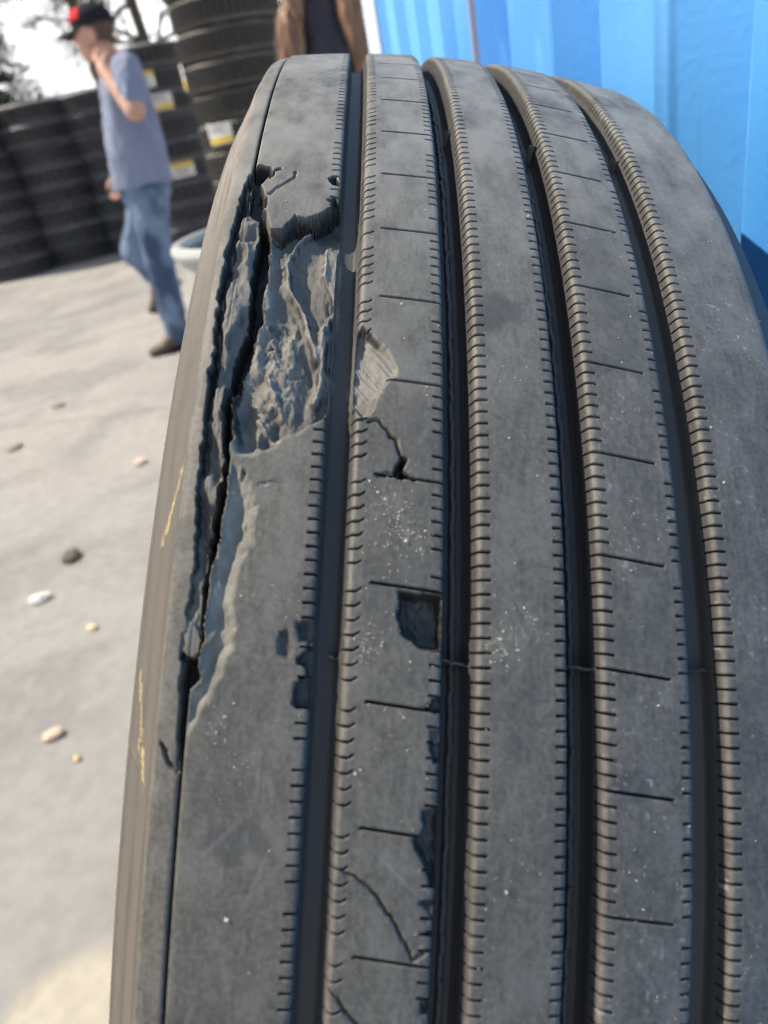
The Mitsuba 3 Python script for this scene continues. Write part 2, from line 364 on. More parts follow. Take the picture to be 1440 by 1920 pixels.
# bent, dusty edge of rib 1 beside the crack
di = depth_in('bend', 1.3)
dam = np.maximum(dam, sm(di / 8.5) * 5.2 + sm(di / 2) * (1.5 * ridged(4.5, 10, 3, 21) * 0.6 + 1.3 * nz(2, 5, 3, 22) + 0.5 * nz(0.8, 1.4, 2, 24)))
dust = np.maximum(dust, sm(di / 2.0) * (0.75 + 0.5 * nz(4, 7, 3, 23)))
# floor of the big tear
di = depth_in('floor', 1.0)
top = np.exp(-np.clip(GS - 266, 0, 99) / 12)
fl = 7.3 + 2.4 * top - 1.7 * ridged(11, 26, 2, 31) * (1 - top) + 2.4 * nz(13, 22, 2, 32) + 0.5 * nz(2.5, 5, 3, 37)
for nm, h, w in (('ridge_1', 4.2, 1.3), ('ridge_2', 4.6, 1.6), ('ridge_3', 3.2, 1.9), ('ridge_4', 2.0, 1.0), ('ridge_5', 1.8, 0.9)):
    ld = line_dist(nm, 0.6)
    fl -= h * np.exp(-(ld / w) ** 2)
    dust = np.maximum(dust, 0.75 * np.exp(-(ld / (w * 1.2)) ** 2) * (di > 0))
dust = np.maximum(dust, (di > 0) * sm((GS - 320) / 30) * sm((-80 - GX) / 6) * 0.6)
fl += 0.9 * sm(1 - np.abs(ridged(6, 20, 2, 45)) * 1.2) * (1 - top)
bd = sm(depth_in('band', 0.6) / 1.2)
fl = fl * (1 - bd) + bd * (3.2 + 1.5 * nz(4, 9, 3, 33))
dust = np.maximum(dust, 0.6 * bd)
cr = sm(depth_in('crumble', 1.5) / 2.5)
rg = ridged(2.4, 3.4, 3, 35)
fl += cr * (2.6 * nz(1.7, 2.4, 3, 34) + 2.2 * np.clip(0.2 - rg, 0, 1) - 0.6)
dust = np.maximum(dust, cr * sm((rg - 0.2) * 1.6) * 0.7)
stri = nz(0.55, 7.0, 2, 36, Q @ np.array([[0.9, 0.35, 0], [-0.35, 0.9, 0], [0, 0, 1.0]]))
fl += 0.6 * stri + 0.8 * nz(1.6, 3.0, 3, 38) + 0.25 * nz(0.7, 0.9, 2, 39)
low = sm((GS - 350) / 18)             # the floor rises to meet the worn rib at the lower end
wall = np.where(GS < 285, 0.8, 1.8)
dam = np.maximum(dam, sm(di / (wall + 3.5 * low)) * np.clip(fl, 1.2, 11))
fresh = np.maximum(fresh, sm(di / 1.0) * (1 - 0.45 * low))
cut('cavity', 8.5, 1.0, 1.2, 1.0)
# lip left standing above the tear
dam -= 0.9 * np.exp(-(line_dist('lip') / 2.2) ** 2)
# strip: torn lumps, tongue
di = depth_in('lumps', 1.3)
cell = ridged(7.5, 17.0, 2, 41)
lump = 4.4 - 3.4 * sm(cell) + 3.6 * nz(5.0, 11.0, 2, 42) + 0.8 * nz(1.5, 2.6, 2, 43)
ledge = np.array(D['lumps'][:17])
D['ledge'] = [tuple(p_) for p_ in ledge]
lump += 4.6 * np.exp(-((line_dist('ledge', 1.3) - 1.1) / 1.0) ** 2) * (0.6 + 0.8 * (nz(3, 9, 2, 46) + 0.5)) * (1 - 0.6 * sm((GS - 335) / 40))
tg = sm(depth_in('tongue', 1.0) / 0.8)
lump = lump * (1 - tg) + tg * 0.5
add = np.maximum(add, sm(di / 0.7) * np.clip(lump, 0.3, 9))
fresh = np.maximum(fresh, sm(di / 0.6))
dust = np.maximum(dust, sm(di / 0.6) * sm((cell - 0.35) * 1.8) * 0.35)
dam = np.maximum(dam, sm(di / 0.7) * np.clip(lump + 1.5, 0.3, 9))
# cracks
ck = inside('crack', 1.2)
for _ in range(3):
    ck = ck | ((np.roll(ck, 1, 1) | np.roll(ck, -1, 1)) & (GS < 345 + 10 * nz(5, 5, 2, 47)))
deep = np.maximum(15 * sm(distance_transform_edt(ck) * 0.3 / 0.9), 11 * sm(depth_in('crack_tail', 0.7) / 0.8))
dam, add = np.maximum(dam, deep), np.maximum(add, deep)
cut('scrape', 4.4, 2.4, 0.8, 0.3, 0.5, 51, slope=0.35 + 0.9 * sm((-40 - GX) / 13))
ds = sm(depth_in('scrape', 0.8) / 0.8)
dam += ds * 0.9 * nz(0.7, 9.0, 2, 52, Q @ np.array([[0.85, 0.53, 0], [-0.53, 0.85, 0], [0, 0, 1.0]]))
dust = np.maximum(dust, 0.22 * ds)
for nm, w, dp in (('crack2', 0.4, 2.4), ('crack6', 0.36, 1.9), ('crack7', 0.4, 2.0), ('flap_crack', 0.42, 1.8), ('scar', 0.28, 0.6), ('strip_crack', 0.4, 2.6)):
    ld = line_dist(nm, 1.0)
    c_ = dp * np.exp(-(ld / w) ** 2)
    rim = -0.16 * np.exp(-((ld - 0.9) / 0.5) ** 2)
    dam = np.maximum(dam, c_) + (rim if nm != 'scar' else 0) * (dam < 1)
    if nm == 'strip_crack':
        add = np.maximum(add, c_)
cut('flap_notch', 3.5, 0.7)
cut('hole2', 6.5, 0.7)
cut('flap2', 0.9, 0.5)
cut('chunk4', 7.8, 1.9, 0.9, 1.5, seed=61)
cut('chunk5', 5.0, 0.8, seed=62)
cut('chunk6', 1.4, 0.5, seed=63)
cut('chunk6b', 5.0, 0.7, seed=64)
cut('chunk7', 5.2, 2.0, 1.3, 1.3, seed=65)
cut('chunk8', 2.4, 1.8, 1.2, seed=66)
cut('chunk9', 3.0, 0.9, seed=67)
cut('chunk10', 3.0, 1.2, seed=68)
cut('gouge_a', 1.7, 1.5, 1.0, 0.5, 0.6, 71)
cut('gouge_b', 3.6, 2.2, 1.3, 1.3, 0.7, 72)
cut('gouge_c', 4.0, 0.8, 0.6, 0.4, 0.7, 73)
cut('gouge_d', 4.0, 1.8, 1.2, 1.3, 0.8, 74)
cut('edge_a', 3.5, 0.8, 1.2)
cut('edge_b', 4.0, 0.8, 1.2)
cut('slit', 1.6, 1.0)

# ---- columns of the tread: (X, base depth) with zones
cols = []                              # X, depth below crown (tread) or radius (sidewall), zone


def seg(pts, zone, step):
    pts = np.array(pts, float)
    for a, b in zip(pts[:-1], pts[1:]):
        n = max(1, int(math.ceil(np.hypot(*(b - a)) / step)))
        for t in np.arange(n) / n:
            cols.append((*(a + (b - a) * t), zone))


def rib(xl, xr, step, zone, left=True, right=True):
    pts = []
    if left:
        pts += [(xl - 0.25, 4.0), (xl + 0.25, 2.5), (xl + 0.7, 1.35), (xl + 1.2, 0.62), (xl + 1.9, 0.2), (xl + 2.8, 0.05), (xl + 4.3, 0.01), (xl + 4.75, 0.0), (xl + 4.95, 0.0), (xl + 5.15, 0.0), (xl + 5.5, 0)]
    else:
        pts += [(xl, 1.2), (xl + 0.25, 0.35), (xl + 0.8, 0.1), (xl + 2, 0)]
    if right:
        pts += [(xr - 4.1, 0.0), (xr - 3.75, 0.0), (xr - 3.55, 0.0), (xr - 3.3, 0.0), (xr - 1.7, 0.08), (xr - 0.8, 0.3), (xr - 0.25, 0.9), (xr, 1.8), (xr + 0.25, 4.0)]
    else:
        pts += [(xr - 6, 0.0), (xr - 2.5, 0.15), (xr - 1.0, 0.5), (xr, 1.2), (xr + 0.7, 2.5), (xr + 1.6, 5.0)]
    seg(pts, zone, step)


def groove(xr, xl, zone, stripe):
    w = xl - xr
    k = 1.0 if stripe else 0.84
    pts = [(xr + 0.25, 4.0), (xr + 0.6, 8.0 * k), (xr + 1.1, 10.8 * k), (xr + 1.9, 11.8 * k)]
    if stripe:
        m = xr + w * 0.47
        pts += [(m - 1.1, 12.0), (m - 0.75, 10.4), (m - 0.5, 10.1), (m + 0.5, 10.1), (m + 0.75, 10.4), (m + 1.1, 12.0)]
    else:
        pts += [(xr + w * 0.5, 12.0 * k)]
    pts += [(xl - 2.0, 11.8 * k), (xl - 1.3, 10.6 * k), (xl - 0.8, 8.0 * k), (xl - 0.25, 4.0)]
    seg(pts, zone, 0.8)


RIBS = [(-96.0, -61.3), (-52.7, -23.5), (-13.9, 13.9), (23.8, 52.4), (63.1, 99.9)]
# left sidewall given as (X, radius)
LS = [(-98, 286), (-110, 288), (-117, 300), (-124, 330), (-129, 365), (-131, 398), (-130, 425), (-127, 446), (-123.8, 459.5), (-122.3, 464), (-121.7, 465.9), (-120.9, 467.6), (-120.2, 467.9),
      (-118.0, 471.5), (-115.6, 475.2), (-114.9, 477.2), (-114.3, 477.8), (-112.8, 479.3), (-111.3, 482.3), (-109.6, 485.6), (-108.4, 487.8), (-107.8, 489.6), (-107.0, 490.2), (-106.4, 490.6), (-105.9, 491.5)]
LS = [(-105 + (x + 105) * 0.86 if x < -105 else x, r) for x, r in LS[3:]]
LS = [(-96, 286), (-104, 288), (-111, 300)] + LS
nL = len(LS)
seg(LS + [(-105.3, R - CR * 105.3 ** 2 - 3.2)], 'sidewall', 2.0)
seg([(-105.3, 3.2), (-104.6, 2.5), (-103, 1.9), (-98.3, 0.9), (-97.4, 1.0), (-97.0, 1.6)], 'strip', 0.5)
seg([(-97.0, 1.6), (-96.85, 3.5), (-96.6, 7.5), (-96.4, 7.5), (-96.15, 4.0), (-96.0, 1.2)], 'slot', 0.6)
for i, (a, b) in enumerate(RIBS):
    rib(a, b, (0.4, 0.45, 0.5, 0.5, 0.55)[i], 'rib%d' % i, i > 0, i < 4)
    if i < 4:
        groove(b, RIBS[i + 1][0], 'groove%d' % i, i in (1, 2))
e = RIBS[4][1] + 1.6
RSD = [(e, R - CR * e * e - 5.0), (103.4, 489.8), (108.5, 487.0), (115.5, 483.6), (117.5, 481), (118.5, 478.5), (121, 475), (124, 469.0), (128.5, 459.5), (133.5, 446), (138, 425), (139.5, 398), (137, 365), (131, 330), (121, 300), (112, 288), (98, 286)]
seg(RSD, 'sidewall_right', 2.5)
INN = [(98, 286), (96, 290), (104, 305), (118, 340), (126, 375), (127, 405), (120, 435), (104, 462), (80, 474), (40, 479), (0, 480)]
seg(INN + [(-a, b) for a, b in INN[::-1]][1:], 'inner_liner', 12)
CX = np.array([c[0] for c in cols])
CD = np.array([c[1] for c in cols])
CZ = np.array([c[2] for c in cols])
NC = len(cols)
tread = np.array([z[:3] in ('rib', 'gro', 'slo', 'str') for z in CZ])
last = np.nonzero(tread)[0].max()

# ---- rows: twelve per notch pitch over the part that can be seen, coarse behind
off = np.array([-0.55, -0.38, -0.28, 0.0, 0.28, 0.38, 0.55, 1.0, 1.6, 2.25, 2.9, 3.4])
k0, k1 = math.floor((5 - S0) / P_), math.ceil((560 - S0) / P_)
ks = np.arange(k0, k1)
rows = (S0 + ks[:, None] * P_ + off[None]).ravel()
rk, ro = np.repeat(ks, 12), np.tile(off, len(ks))
circ = 2 * math.pi * R
nb = 150
back = rows[-1] + (circ - (rows[-1] - rows[0])) * (np.arange(1, nb)) / nb
SR = np.concatenate([rows, back])
rk = np.concatenate([rk, np.full(len(back), 3)])
ro = np.concatenate([ro, np.full(len(back), 2.0)])
fine = np.arange(len(SR)) < len(rows)
NR = len(SR)
shear = np.interp(CX, [-200, -61, -49.5, -45, -23.5, 14, 23, 26, 46, 49, 200], [0.2, 0.2, 0.6, -2.3, 0.0, -0.3, -1.6, -1.3, 1.1, -0.9, -0.9])
X2 = np.broadcast_to(CX, (NR, NC)).copy()
S2 = SR[:, None] + np.where(tread, shear, 0)[None] * fine[:, None]
q = np.stack([X2, S2, np.zeros_like(X2)], -1)


def gn(sx, ss, o, seed):
    out = np.zeros((NR, NC))
    out[fine] = meshkit.fbm(q[fine] / np.array([sx, ss, 1.0]), o, seed) - 0.5
    return out


def samp(a, order=1):
    out = np.zeros((NR, NC))
    c = np.stack([(S2 - SS[0]) / 0.3, (X2 - XS[0]) / 0.3])
    sel = fine[:, None] & tread[None] & (CX < -18)[None] & (S2 > 190.5)
    out[sel] = map_coordinates(a, c[:, sel], order=order, mode='nearest')
    return out


D['lipedge'] = D['floor'][:10]
lipf = np.exp(-np.clip(line_dist('lipedge', 0.3) - 0.2, 0, 99) / 3.0) * (gaussian_filter(inside('floor', 1.0).astype(float), 1.0) < 0.35) * (GS < 275)
S2 = S2 + 2.6 * samp(lipf)
base = np.broadcast_to(CD, (NR, NC)).copy()
topx = R - CR * CX ** 2
# groove stripes are ragged
for i, z in ((1, 'groove1'), (2, 'groove2')):
    m = RIBS[i][1] + (RIBS[i + 1][0] - RIBS[i][1]) * 0.47
    c = np.nonzero((CZ == z) & (np.abs(CX - m) < 1.3))[0]
    wob = meshkit.fbm(np.stack([SR / 3.0, np.full(NR, i * 9.0), np.zeros(NR)], -1), 3, 5) - 0.5
    X2[:, c] += (0.9 * wob * fine)[:, None] * np.where(np.abs(CX[c] - m) > 0.9, 0.4, 1.0)[None]
    ej = (np.abs(((SR / (P_ * 3.1)) % 1.0) - 0.5) < 0.2) * 0.5
    base[:, c] -= np.where(np.abs(CX[c] - m) < 0.8, 1, 0)[None] * (ej * fine + 0.6 * wob)[:, None]
# notches and long cuts
nd = np.interp(np.abs(ro), [0.0, 0.28, 0.38, 0.55], [1, 1, 0.12, 0.0]) * fine
cutd = np.zeros((NR, NC))
rnd = np.random.default_rng(5)
kk = rk - k0
for i, (a, b) in enumerate(RIBS):
    for side in ('L', 'R'):
        if (i == 0 and side == 'L') or (i == 4 and side == 'R'):
            continue
        cs = np.nonzero((CX > a - 0.3) & (CX < a + 4.9) & (CZ == 'rib%d' % i))[0] if side == 'L' else np.nonzero((CX > b - 3.7) & (CX < b + 0.26) & (CZ == 'rib%d' % i))[0]
        ex = np.ones(NR)
        if (i, side) == (1, 'L'):
            ex = (rk % 8 != 7) * 1.0
        if (i, side) == (3, 'R'):
            ex = (rk % 8 != 6) * 1.0
        per = rnd.uniform(0.4 if i < 2 else 0.75, 1.15, len(ks) + 2)[kk]
        gone = (rnd.uniform(0, 1, len(ks) + 2) > (0.05 if i < 2 else -1))[kk]
        cutd[:, cs] = np.maximum(cutd[:, cs], (nd * 4.6 * per * gone * ex)[:, None] + (nd * ex * gone > 0)[:, None] * 0.4 * np.clip(CD[cs], 0, 6)[None])
w2 = np.where((CX > -45.2) & (CX < -23.2), 1, 0) * (CZ == 'rib1')
w4 = np.where((CX > 23.4) & (CX < 46.2), 1, 0) * (CZ == 'rib3')
cutd = np.maximum(cutd, (nd * (rk % 8 == 0))[:, None] * w2[None] * 6.0)
cutd = np.maximum(cutd, (nd * (rk % 8 == 5))[:, None] * w4[None] * 6.0)
isrib = np.array([z.startswith('rib') for z in CZ])
dm, ad = samp(dam), samp(add)
wavy = 0.22 * gn(20, 16, 3, 81) + 0.10 * gn(6, 9, 3, 82) + 0.05 * gn(0.9, 5.0, 2, 83) + 0.05 * gn(0.8, 0.8, 2, 84)
wavy += 0.25 * np.sin(S2 / 6.8 + 4 * gn(30, 40, 2, 85)) * np.clip((250 - S2) / 150, 0, 1) * (0.4 + gn(25, 30, 2, 86)) * fine[:, None]
slot = (CZ == 'slot')[None] & (ad > 0.25)
base = np.where(slot, 1.3, base)
cutd = np.where((dm > 0.9) | (ad > 0.9), 0, cutd)
d = np.maximum(base + np.where(isrib, 1, 0.6)[None] * wavy * tread, cutd)
strip = CZ == 'strip'
d = np.where(strip[None] | slot, d + ad, np.maximum(d, dm))
d = np.where((isrib[None]) & (dm < 0) & (d < 1), d + dm, d)
Rr = np.where(tread[None], topx[None] - d, base)
side = CZ == 'sidewall'
Rr += np.where(side[None], 0.5 * gn(2.2, 40, 2, 91), 0)
# mould line across the left sidewall
ml = np.exp(-((S2 - 470 - 0.6 * (X2 + 112) - 2 * gn(4, 4, 2, 92)) / 1.0) ** 2) * ((CX < -108) & (CX > -128))[None]
Rr += 0.9 * ml * side[None]
ph = S2 / R
V = np.stack([X2, -Rr * np.sin(ph), Rr * np.cos(ph)], -1).reshape(-1, 3) / 1000.0
cl, sl = math.cos(LEAN), math.sin(LEAN)
ML = np.array([[cl, 0, sl], [0, 1, 0], [-sl, 0, cl]])
V = V @ ML.T + CEN


def tire_pt(X, S, h=0.0):
    """a point h mm above the crown of the tread"""
    X, S = np.asarray(X, float), np.asarray(S, float)
    r = R - CR * X ** 2 + h
    p = np.stack([X + 0 * r, -r * np.sin(S / R), r * np.cos(S / R)], -1) / 1000.0
    return p @ ML.T + CEN


# ---- colour of the rubber
col = np.empty((NR, NC, 3))
n1, n2, n3, n4 = gn(18, 26, 4, 101), gn(5, 8, 3, 102), gn(0.7, 6, 2, 103), gn(0.9, 0.9, 2, 104)
tone = 1 + 0.26 * n1 + 0.22 * n2 + 0.45 * n3 + 0.8 * n4
col[:] = np.array([0.099, 0.094, 0.0815]) * np.clip(tone, 0.3, 2)[..., None]


def blend(c, m):
    global col
    m = np.clip(m, 0, 1)[..., None]
    col = col * (1 - m) + np.array(c) * m


blend((0.15, 0.145, 0.132), sm((n1 + 0.5 * n2 - 0.03) * 4) * 0.30 * (isrib | strip)[None])
blend((0.062, 0.063, 0.063), sm((-n1 - 0.4 * n2 - 0.03) * 4) * 0.30 * (isrib | strip)[None])
# fine dust on the upper tread, paled to paint in its stronger light
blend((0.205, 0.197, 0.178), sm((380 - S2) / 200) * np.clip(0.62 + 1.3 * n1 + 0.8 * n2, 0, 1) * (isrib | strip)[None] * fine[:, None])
blend((0.042, 0.042, 0.042), np.where(isrib[None] & (base > 0.3), sm((base - 0.7) / 1.9), 0) * 0.9)  # rib flanks darken with depth, shade put into the colour
# smooth dark wiped patches
for (px, ps, rx, rs, a) in ((-80, 485, 13, 7, 0.5), (-8, 312, 16, 9, 0.45), (34, 466, 8, 5, 0.5), (30, 330, 8, 6, 0.35), (57, 240, 6, 7, 0.3), (-100, 345, 6, 8, 0.6), (-102, 397, 6, 6, 0.4)):
    rr = ((X2 - px) / rx) ** 2 + ((S2 - ps) / rs) ** 2 + 1.4 * n2
    blend((0.046, 0.047, 0.049), sm((1 - rr) * 1.5) * a)
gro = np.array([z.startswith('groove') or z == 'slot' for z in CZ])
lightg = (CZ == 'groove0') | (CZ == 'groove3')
blend((0.030, 0.030, 0.032), np.where((gro & ~lightg)[None], sm((d - 2.5) / 4.0), 0) * 0.95)  # grooves darken with depth, their shadow put into the colour
blend((0.058, 0.058, 0.057), np.where(lightg[None], sm((d - 2.5) / 4.0), 0) * 0.95)  # same painted shade, weaker in the two outer grooves
stp = np.abs(base - 10.1) < 0.9
blend((0.055, 0.054, 0.052), np.where(((CZ == 'groove1') | (CZ == 'groove2'))[None] & stp & (np.abs(d - base) < 0.1), 0.8, 0))
# dusty left bevels of the ribs, with their sunlit edge painted in
for i in range(1, 5):
    a = RIBS[i][0]
    blend((0.150, 0.144, 0.130), np.exp(-((CX - a - 1.5) / 0.6) ** 2)[None] * (CX > a - 2)[None] * (0.55 + 0.9 * n2 + 0.5 * n4) * ((CZ == 'rib%d' % i) | (CZ == 'groove%d' % (i - 1)))[None])
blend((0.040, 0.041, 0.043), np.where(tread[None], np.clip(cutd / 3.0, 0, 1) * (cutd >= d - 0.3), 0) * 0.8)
fr, du = samp(fresh), samp(dust)
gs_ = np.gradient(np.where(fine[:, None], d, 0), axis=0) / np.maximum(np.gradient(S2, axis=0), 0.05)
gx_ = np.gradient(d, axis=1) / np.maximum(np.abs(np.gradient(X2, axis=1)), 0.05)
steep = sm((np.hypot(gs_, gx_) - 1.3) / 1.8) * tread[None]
blend((0.120, 0.116, 0.108), fr * 0.85 * (1 + n2))
blend((0.058, 0.057, 0.055), samp(darkm) * 0.9 * (1 + 1.5 * n2))  # dark torn rubber of chunk floors, their shadow painted in too
blend((0.022, 0.022, 0.023), np.where(isrib[None] | strip[None], sm(fr * 4) * steep * 0.95, 0))  # steep torn walls blackened, shadow under the lip put into the colour
blend((0.24, 0.228, 0.20), du * (0.85 + 1.2 * n2) * (1 - 0.9 * steep))
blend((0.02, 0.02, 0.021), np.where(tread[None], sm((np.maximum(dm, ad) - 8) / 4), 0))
# scratches and scuff strokes, mostly along the rolling direction
for i in range(420):
    r_ = RIBS[rnd.integers(0, 5)]
    x0, s0 = rnd.uniform(r_[0] + 4, r_[1] - 3), rnd.uniform(80, 545)
    an, ln, w_ = rnd.normal(0, 0.5), rnd.uniform(3, 22), rnd.uniform(0.25, 0.6)
    x1, s1 = x0 + ln * math.sin(an), s0 + ln * math.cos(an)
    if not (r_[0] + 2 < x1 < r_[1] - 1):
        continue
    r0, r1 = np.searchsorted(rows, [min(s0, s1) - 3, max(s0, s1) + 3])
    cc = np.nonzero((CX > min(x0, x1) - 2) & (CX < max(x0, x1) + 2))[0]
    if len(cc) < 2 or r1 - r0 < 3:
        continue
    xx, ss = X2[r0:r1, cc[0]:cc[-1]], S2[r0:r1, cc[0]:cc[-1]]
    bow = rnd.normal(0, 0.05) * ((ss - s0) * (ss - s1)) / max(ln, 1)
    tt_ = np.clip(((xx - x0) * (x1 - x0) + (ss - s0) * (s1 - s0)) / ln ** 2, 0, 1)
    dl = np.hypot(xx + bow - x0 - tt_ * (x1 - x0), ss - s0 - tt_ * (s1 - s0))
    mk_ = (np.exp(-(dl / w_) ** 2) * rnd.uniform(0.1, 0.4) * np.sin(np.pi * np.clip(tt_, 0.02, 0.98)))[..., None]
    c_ = np.array((0.20, 0.196, 0.185) if rnd.random() < 0.65 else (0.035, 0.035, 0.036))
    blk = col[r0:r1, cc[0]:cc[-1]]
    col[r0:r1, cc[0]:cc[-1]] = blk * (1 - mk_) + c_ * mk_
# pale scuff specks on ribs four and five
sp = meshkit.noise(q / np.array([1.3, 1.3, 1.0]), 121)
blend((0.26, 0.25, 0.225), sm((sp - 0.86) * 14) * ((CX > 24) & isrib)[None] * sm((n1 + 0.08) * 6) * fine[:, None] * 0.8)
# sidewall: brown road dust, ridge lines, yellow paint scuffs
sd = side | (CZ == 'sidewall_right')
blend((0.095, 0.084, 0.072), np.where(side[None], 0.85 + 0.8 * n2, 0))
blend((0.23, 0.205, 0.18), np.where(side[None], sm((330 - S2) / 170) * 0.75, 0))
blend((0.075, 0.065, 0.055), np.where(side[None], sm((gn(1.0, 30, 2, 131) - 0.02) * 5) * 0.6, 0))
for pts, w in ((((-106.3, 370), (-107.5, 378), (-110.5, 387), (-112.5, 396)), 0.8), (((-117, 441), (-114.5, 452), (-112.5, 461), (-109.6, 472)), 0.8), (((-114, 461), (-112.6, 469)), 0.4)):
    b_ = np.full((NR, NC), 99.0)
    for a, b in zip(pts[:-1], pts[1:]):
        a, b = np.array(a, float), np.array(b, float)
        t = np.clip(((X2 - a[0]) * (b - a)[0] + (S2 - a[1]) * (b - a)[1]) / ((b - a) @ (b - a)), 0, 1)
        b_ = np.minimum(b_, np.hypot(X2 - a[0] - t * (b - a)[0], (S2 - a[1] - t * (b - a)[1]) * 0.6))
    blend((0.50, 0.40, 0.15), np.where(side[None], sm((w - b_ + 1.2 * n4 + 1.6 * n3) * 1.2) * 0.62, 0))
blend((0.06, 0.058, 0.056), np.where((CZ == 'sidewall_right')[None], 0.8, 0))
blend((0.02, 0.02, 0.02), np.where((CZ == 'inner_liner')[None], 1, 0))
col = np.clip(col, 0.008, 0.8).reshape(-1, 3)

# ---- faces, shared normals, parts
ii, jj = np.meshgrid(np.arange(NR), np.arange(NC), indexing='ij')
i2, j2 = (ii + 1) % NR, (jj + 1) % NC
quad = np.stack([ii * NC + jj, ii * NC + j2, i2 * NC + j2, i2 * NC + jj], -1).reshape(-1, 4)
fzone = np.broadcast_to(CZ[None], (NR, NC)).reshape(-1).copy()
torn = ((np.maximum(fr, 0.9 * du) > 0.5) & (X2 < -58.5) & (S2 < 465) & (S2 > 228)).reshape(-1)
fzone[torn] = 'torn'
tri = np.concatenate([quad[:, [0, 1, 2]], quad[:, [0, 2, 3]]])
fz = np.concatenate([fzone, fzone])
fn = np.cross(V[tri[:, 1]] - V[tri[:, 0]], V[tri[:, 2]] - V[tri[:, 0]])
VN = np.zeros_like(V)
for c in range(3):
    for k in range(3):
        VN[:, c] += np.bincount(tri[:, k], fn[:, c], len(V))
VN /= np.maximum(np.linalg.norm(VN, axis=1, keepdims=True), 1e-20)
cen = CEN + (np.stack([CX, 0 * CX, 0 * CX], -1) / 1000.0) @ ML.T
mid = np.nonzero(CZ == 'rib2')[0][10]
if (VN[mid] @ (V[mid] - cen[mid])) < 0:
    VN, tri = -VN, tri[:, ::-1]


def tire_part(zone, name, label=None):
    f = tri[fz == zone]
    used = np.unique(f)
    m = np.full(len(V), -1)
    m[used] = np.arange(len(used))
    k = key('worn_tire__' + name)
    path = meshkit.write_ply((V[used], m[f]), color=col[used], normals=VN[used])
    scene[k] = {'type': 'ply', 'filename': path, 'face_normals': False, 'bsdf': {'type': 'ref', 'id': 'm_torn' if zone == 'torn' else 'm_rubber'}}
    if label:
        labels[k] = {'label': label}


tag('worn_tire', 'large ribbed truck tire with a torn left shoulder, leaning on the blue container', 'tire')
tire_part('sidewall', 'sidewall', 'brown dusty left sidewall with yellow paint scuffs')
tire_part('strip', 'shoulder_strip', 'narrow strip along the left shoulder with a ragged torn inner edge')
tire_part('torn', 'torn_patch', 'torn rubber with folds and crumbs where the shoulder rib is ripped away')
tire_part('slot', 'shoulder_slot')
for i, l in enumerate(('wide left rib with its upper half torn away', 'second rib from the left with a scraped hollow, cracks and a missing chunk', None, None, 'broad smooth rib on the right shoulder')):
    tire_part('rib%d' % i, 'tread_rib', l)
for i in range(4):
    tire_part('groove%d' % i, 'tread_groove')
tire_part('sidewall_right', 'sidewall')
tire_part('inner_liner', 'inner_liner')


# mould flash: thin ragged fins of rubber standing in the grooves
def fin(x0, x1, s, h0, h1):
    n = 26
    t = np.linspace(0, 1, n)
    x = x0 + (x1 - x0) * t
    sj = s + 1.1 * (meshkit.noise(np.stack([x * 0.9, 0 * x + s, 0 * x], -1), 3) - 0.5) * 2
    top = h0 + (h1 - h0) * meshkit.noise(np.stack([x * 0.8 + 40, 0 * x + s, 0 * x], -1), 4)
    v = []
    for a, dd in ((0.0, -12.2), (0.1, 0), (0.3, 0), (0.4, -12.2)):
        v.append(tire_pt(x, sj + a, np.full(n, dd) if dd else top))
    v = np.concatenate(v)
    f = []
    for r_ in range(4):
        for j in range(n - 1):
            a, b = r_ * n + j, ((r_ + 1) % 4) * n + j
            f += [(a, a + 1, b + 1), (a, b + 1, b)]
    return trimesh.Trimesh(v, f, process=False)


scene['m_flash'] = two(pri((0.09, 0.088, 0.085), 0.6))
for x0, x1, s, h0, h1 in ((-56.5, -52.6, 432.7, -6, -1.5), (-60.8, -57, 432.5, -11, -9), (-23.2, -19.3, 432.5, -4, -1.5), (-19.0, -13.8, 432.6, -7, -2), (14.2, 23.9, 432.5, -5, -1.5), (52.7, 63.2, 432.1, -9, -5), (-17.0, -13.9, 190.4, -6, -2.5), (20.1, 23.6, 197.6, -6, -2.5), (59, 63, 195.2, -6, -3)):
    part('mould_flash', 'worn_tire', fin(x0, x1, s, h0, h1), 'm_flash')

# ---- sand grains lying on the ribs
cl_ = [(-37.9, 389, 5, 130), (-34.5, 394.8, 3.5, 110), (-36, 401, 6, 60), (-40, 384, 4, 25), (-65.9, 420, 4, 25), (-78, 416, 5, 25), (-85, 452, 3.5, 45), (-81, 461, 5, 30), (-84, 470, 5, 14), (-8.4, 427, 2.2, 40), (-6, 430, 2.6, 50), (3, 424, 3.0, 40), (-3, 419, 6, 30), (-46.5, 427, 1.6, 30), (-45, 431, 3, 35), (-44, 405, 4, 25), (3, 419, 5, 15), (-40, 424, 5, 30), (-30, 430, 4, 20), (38, 384, 6, 14), (40, 353, 6, 12), (-35, 452, 6, 30), (-6, 497, 6, 14), (35, 493, 8, 20)]
gx, gs = [], []
for x, s, r_, n in cl_:
    n = int(n * 0.7)
    gx.append(rng.normal(x, r_, n))
    gs.append(rng.normal(s, r_ * 0.9, n))
gx.append(rng.uniform(-90, 99, 450))
gs.append(rng.uniform(250, 540, 450))
gx, gs = np.concatenate(gx), np.concatenate(gs)
ok = np.zeros(len(gx), bool)
for i, (a, b) in enumerate(RIBS):
    ok |= (gx > a + 3) & (gx < b - 1)
gx, gs = gx[ok], gs[ok]
dd = map_coordinates(dam, [(gs - SS[0]) / 0.3, (gx - XS[0]) / 0.3], order=1, mode='nearest') * (gx < -18)
ok = dd < 0.5
gx, gs = gx[ok], gs[ok]
size = np.exp(rng.normal(-1.75, 0.42, len(gx))) * np.where(np.arange(len(gx)) % 23 == 0, 1.7, 1.0)
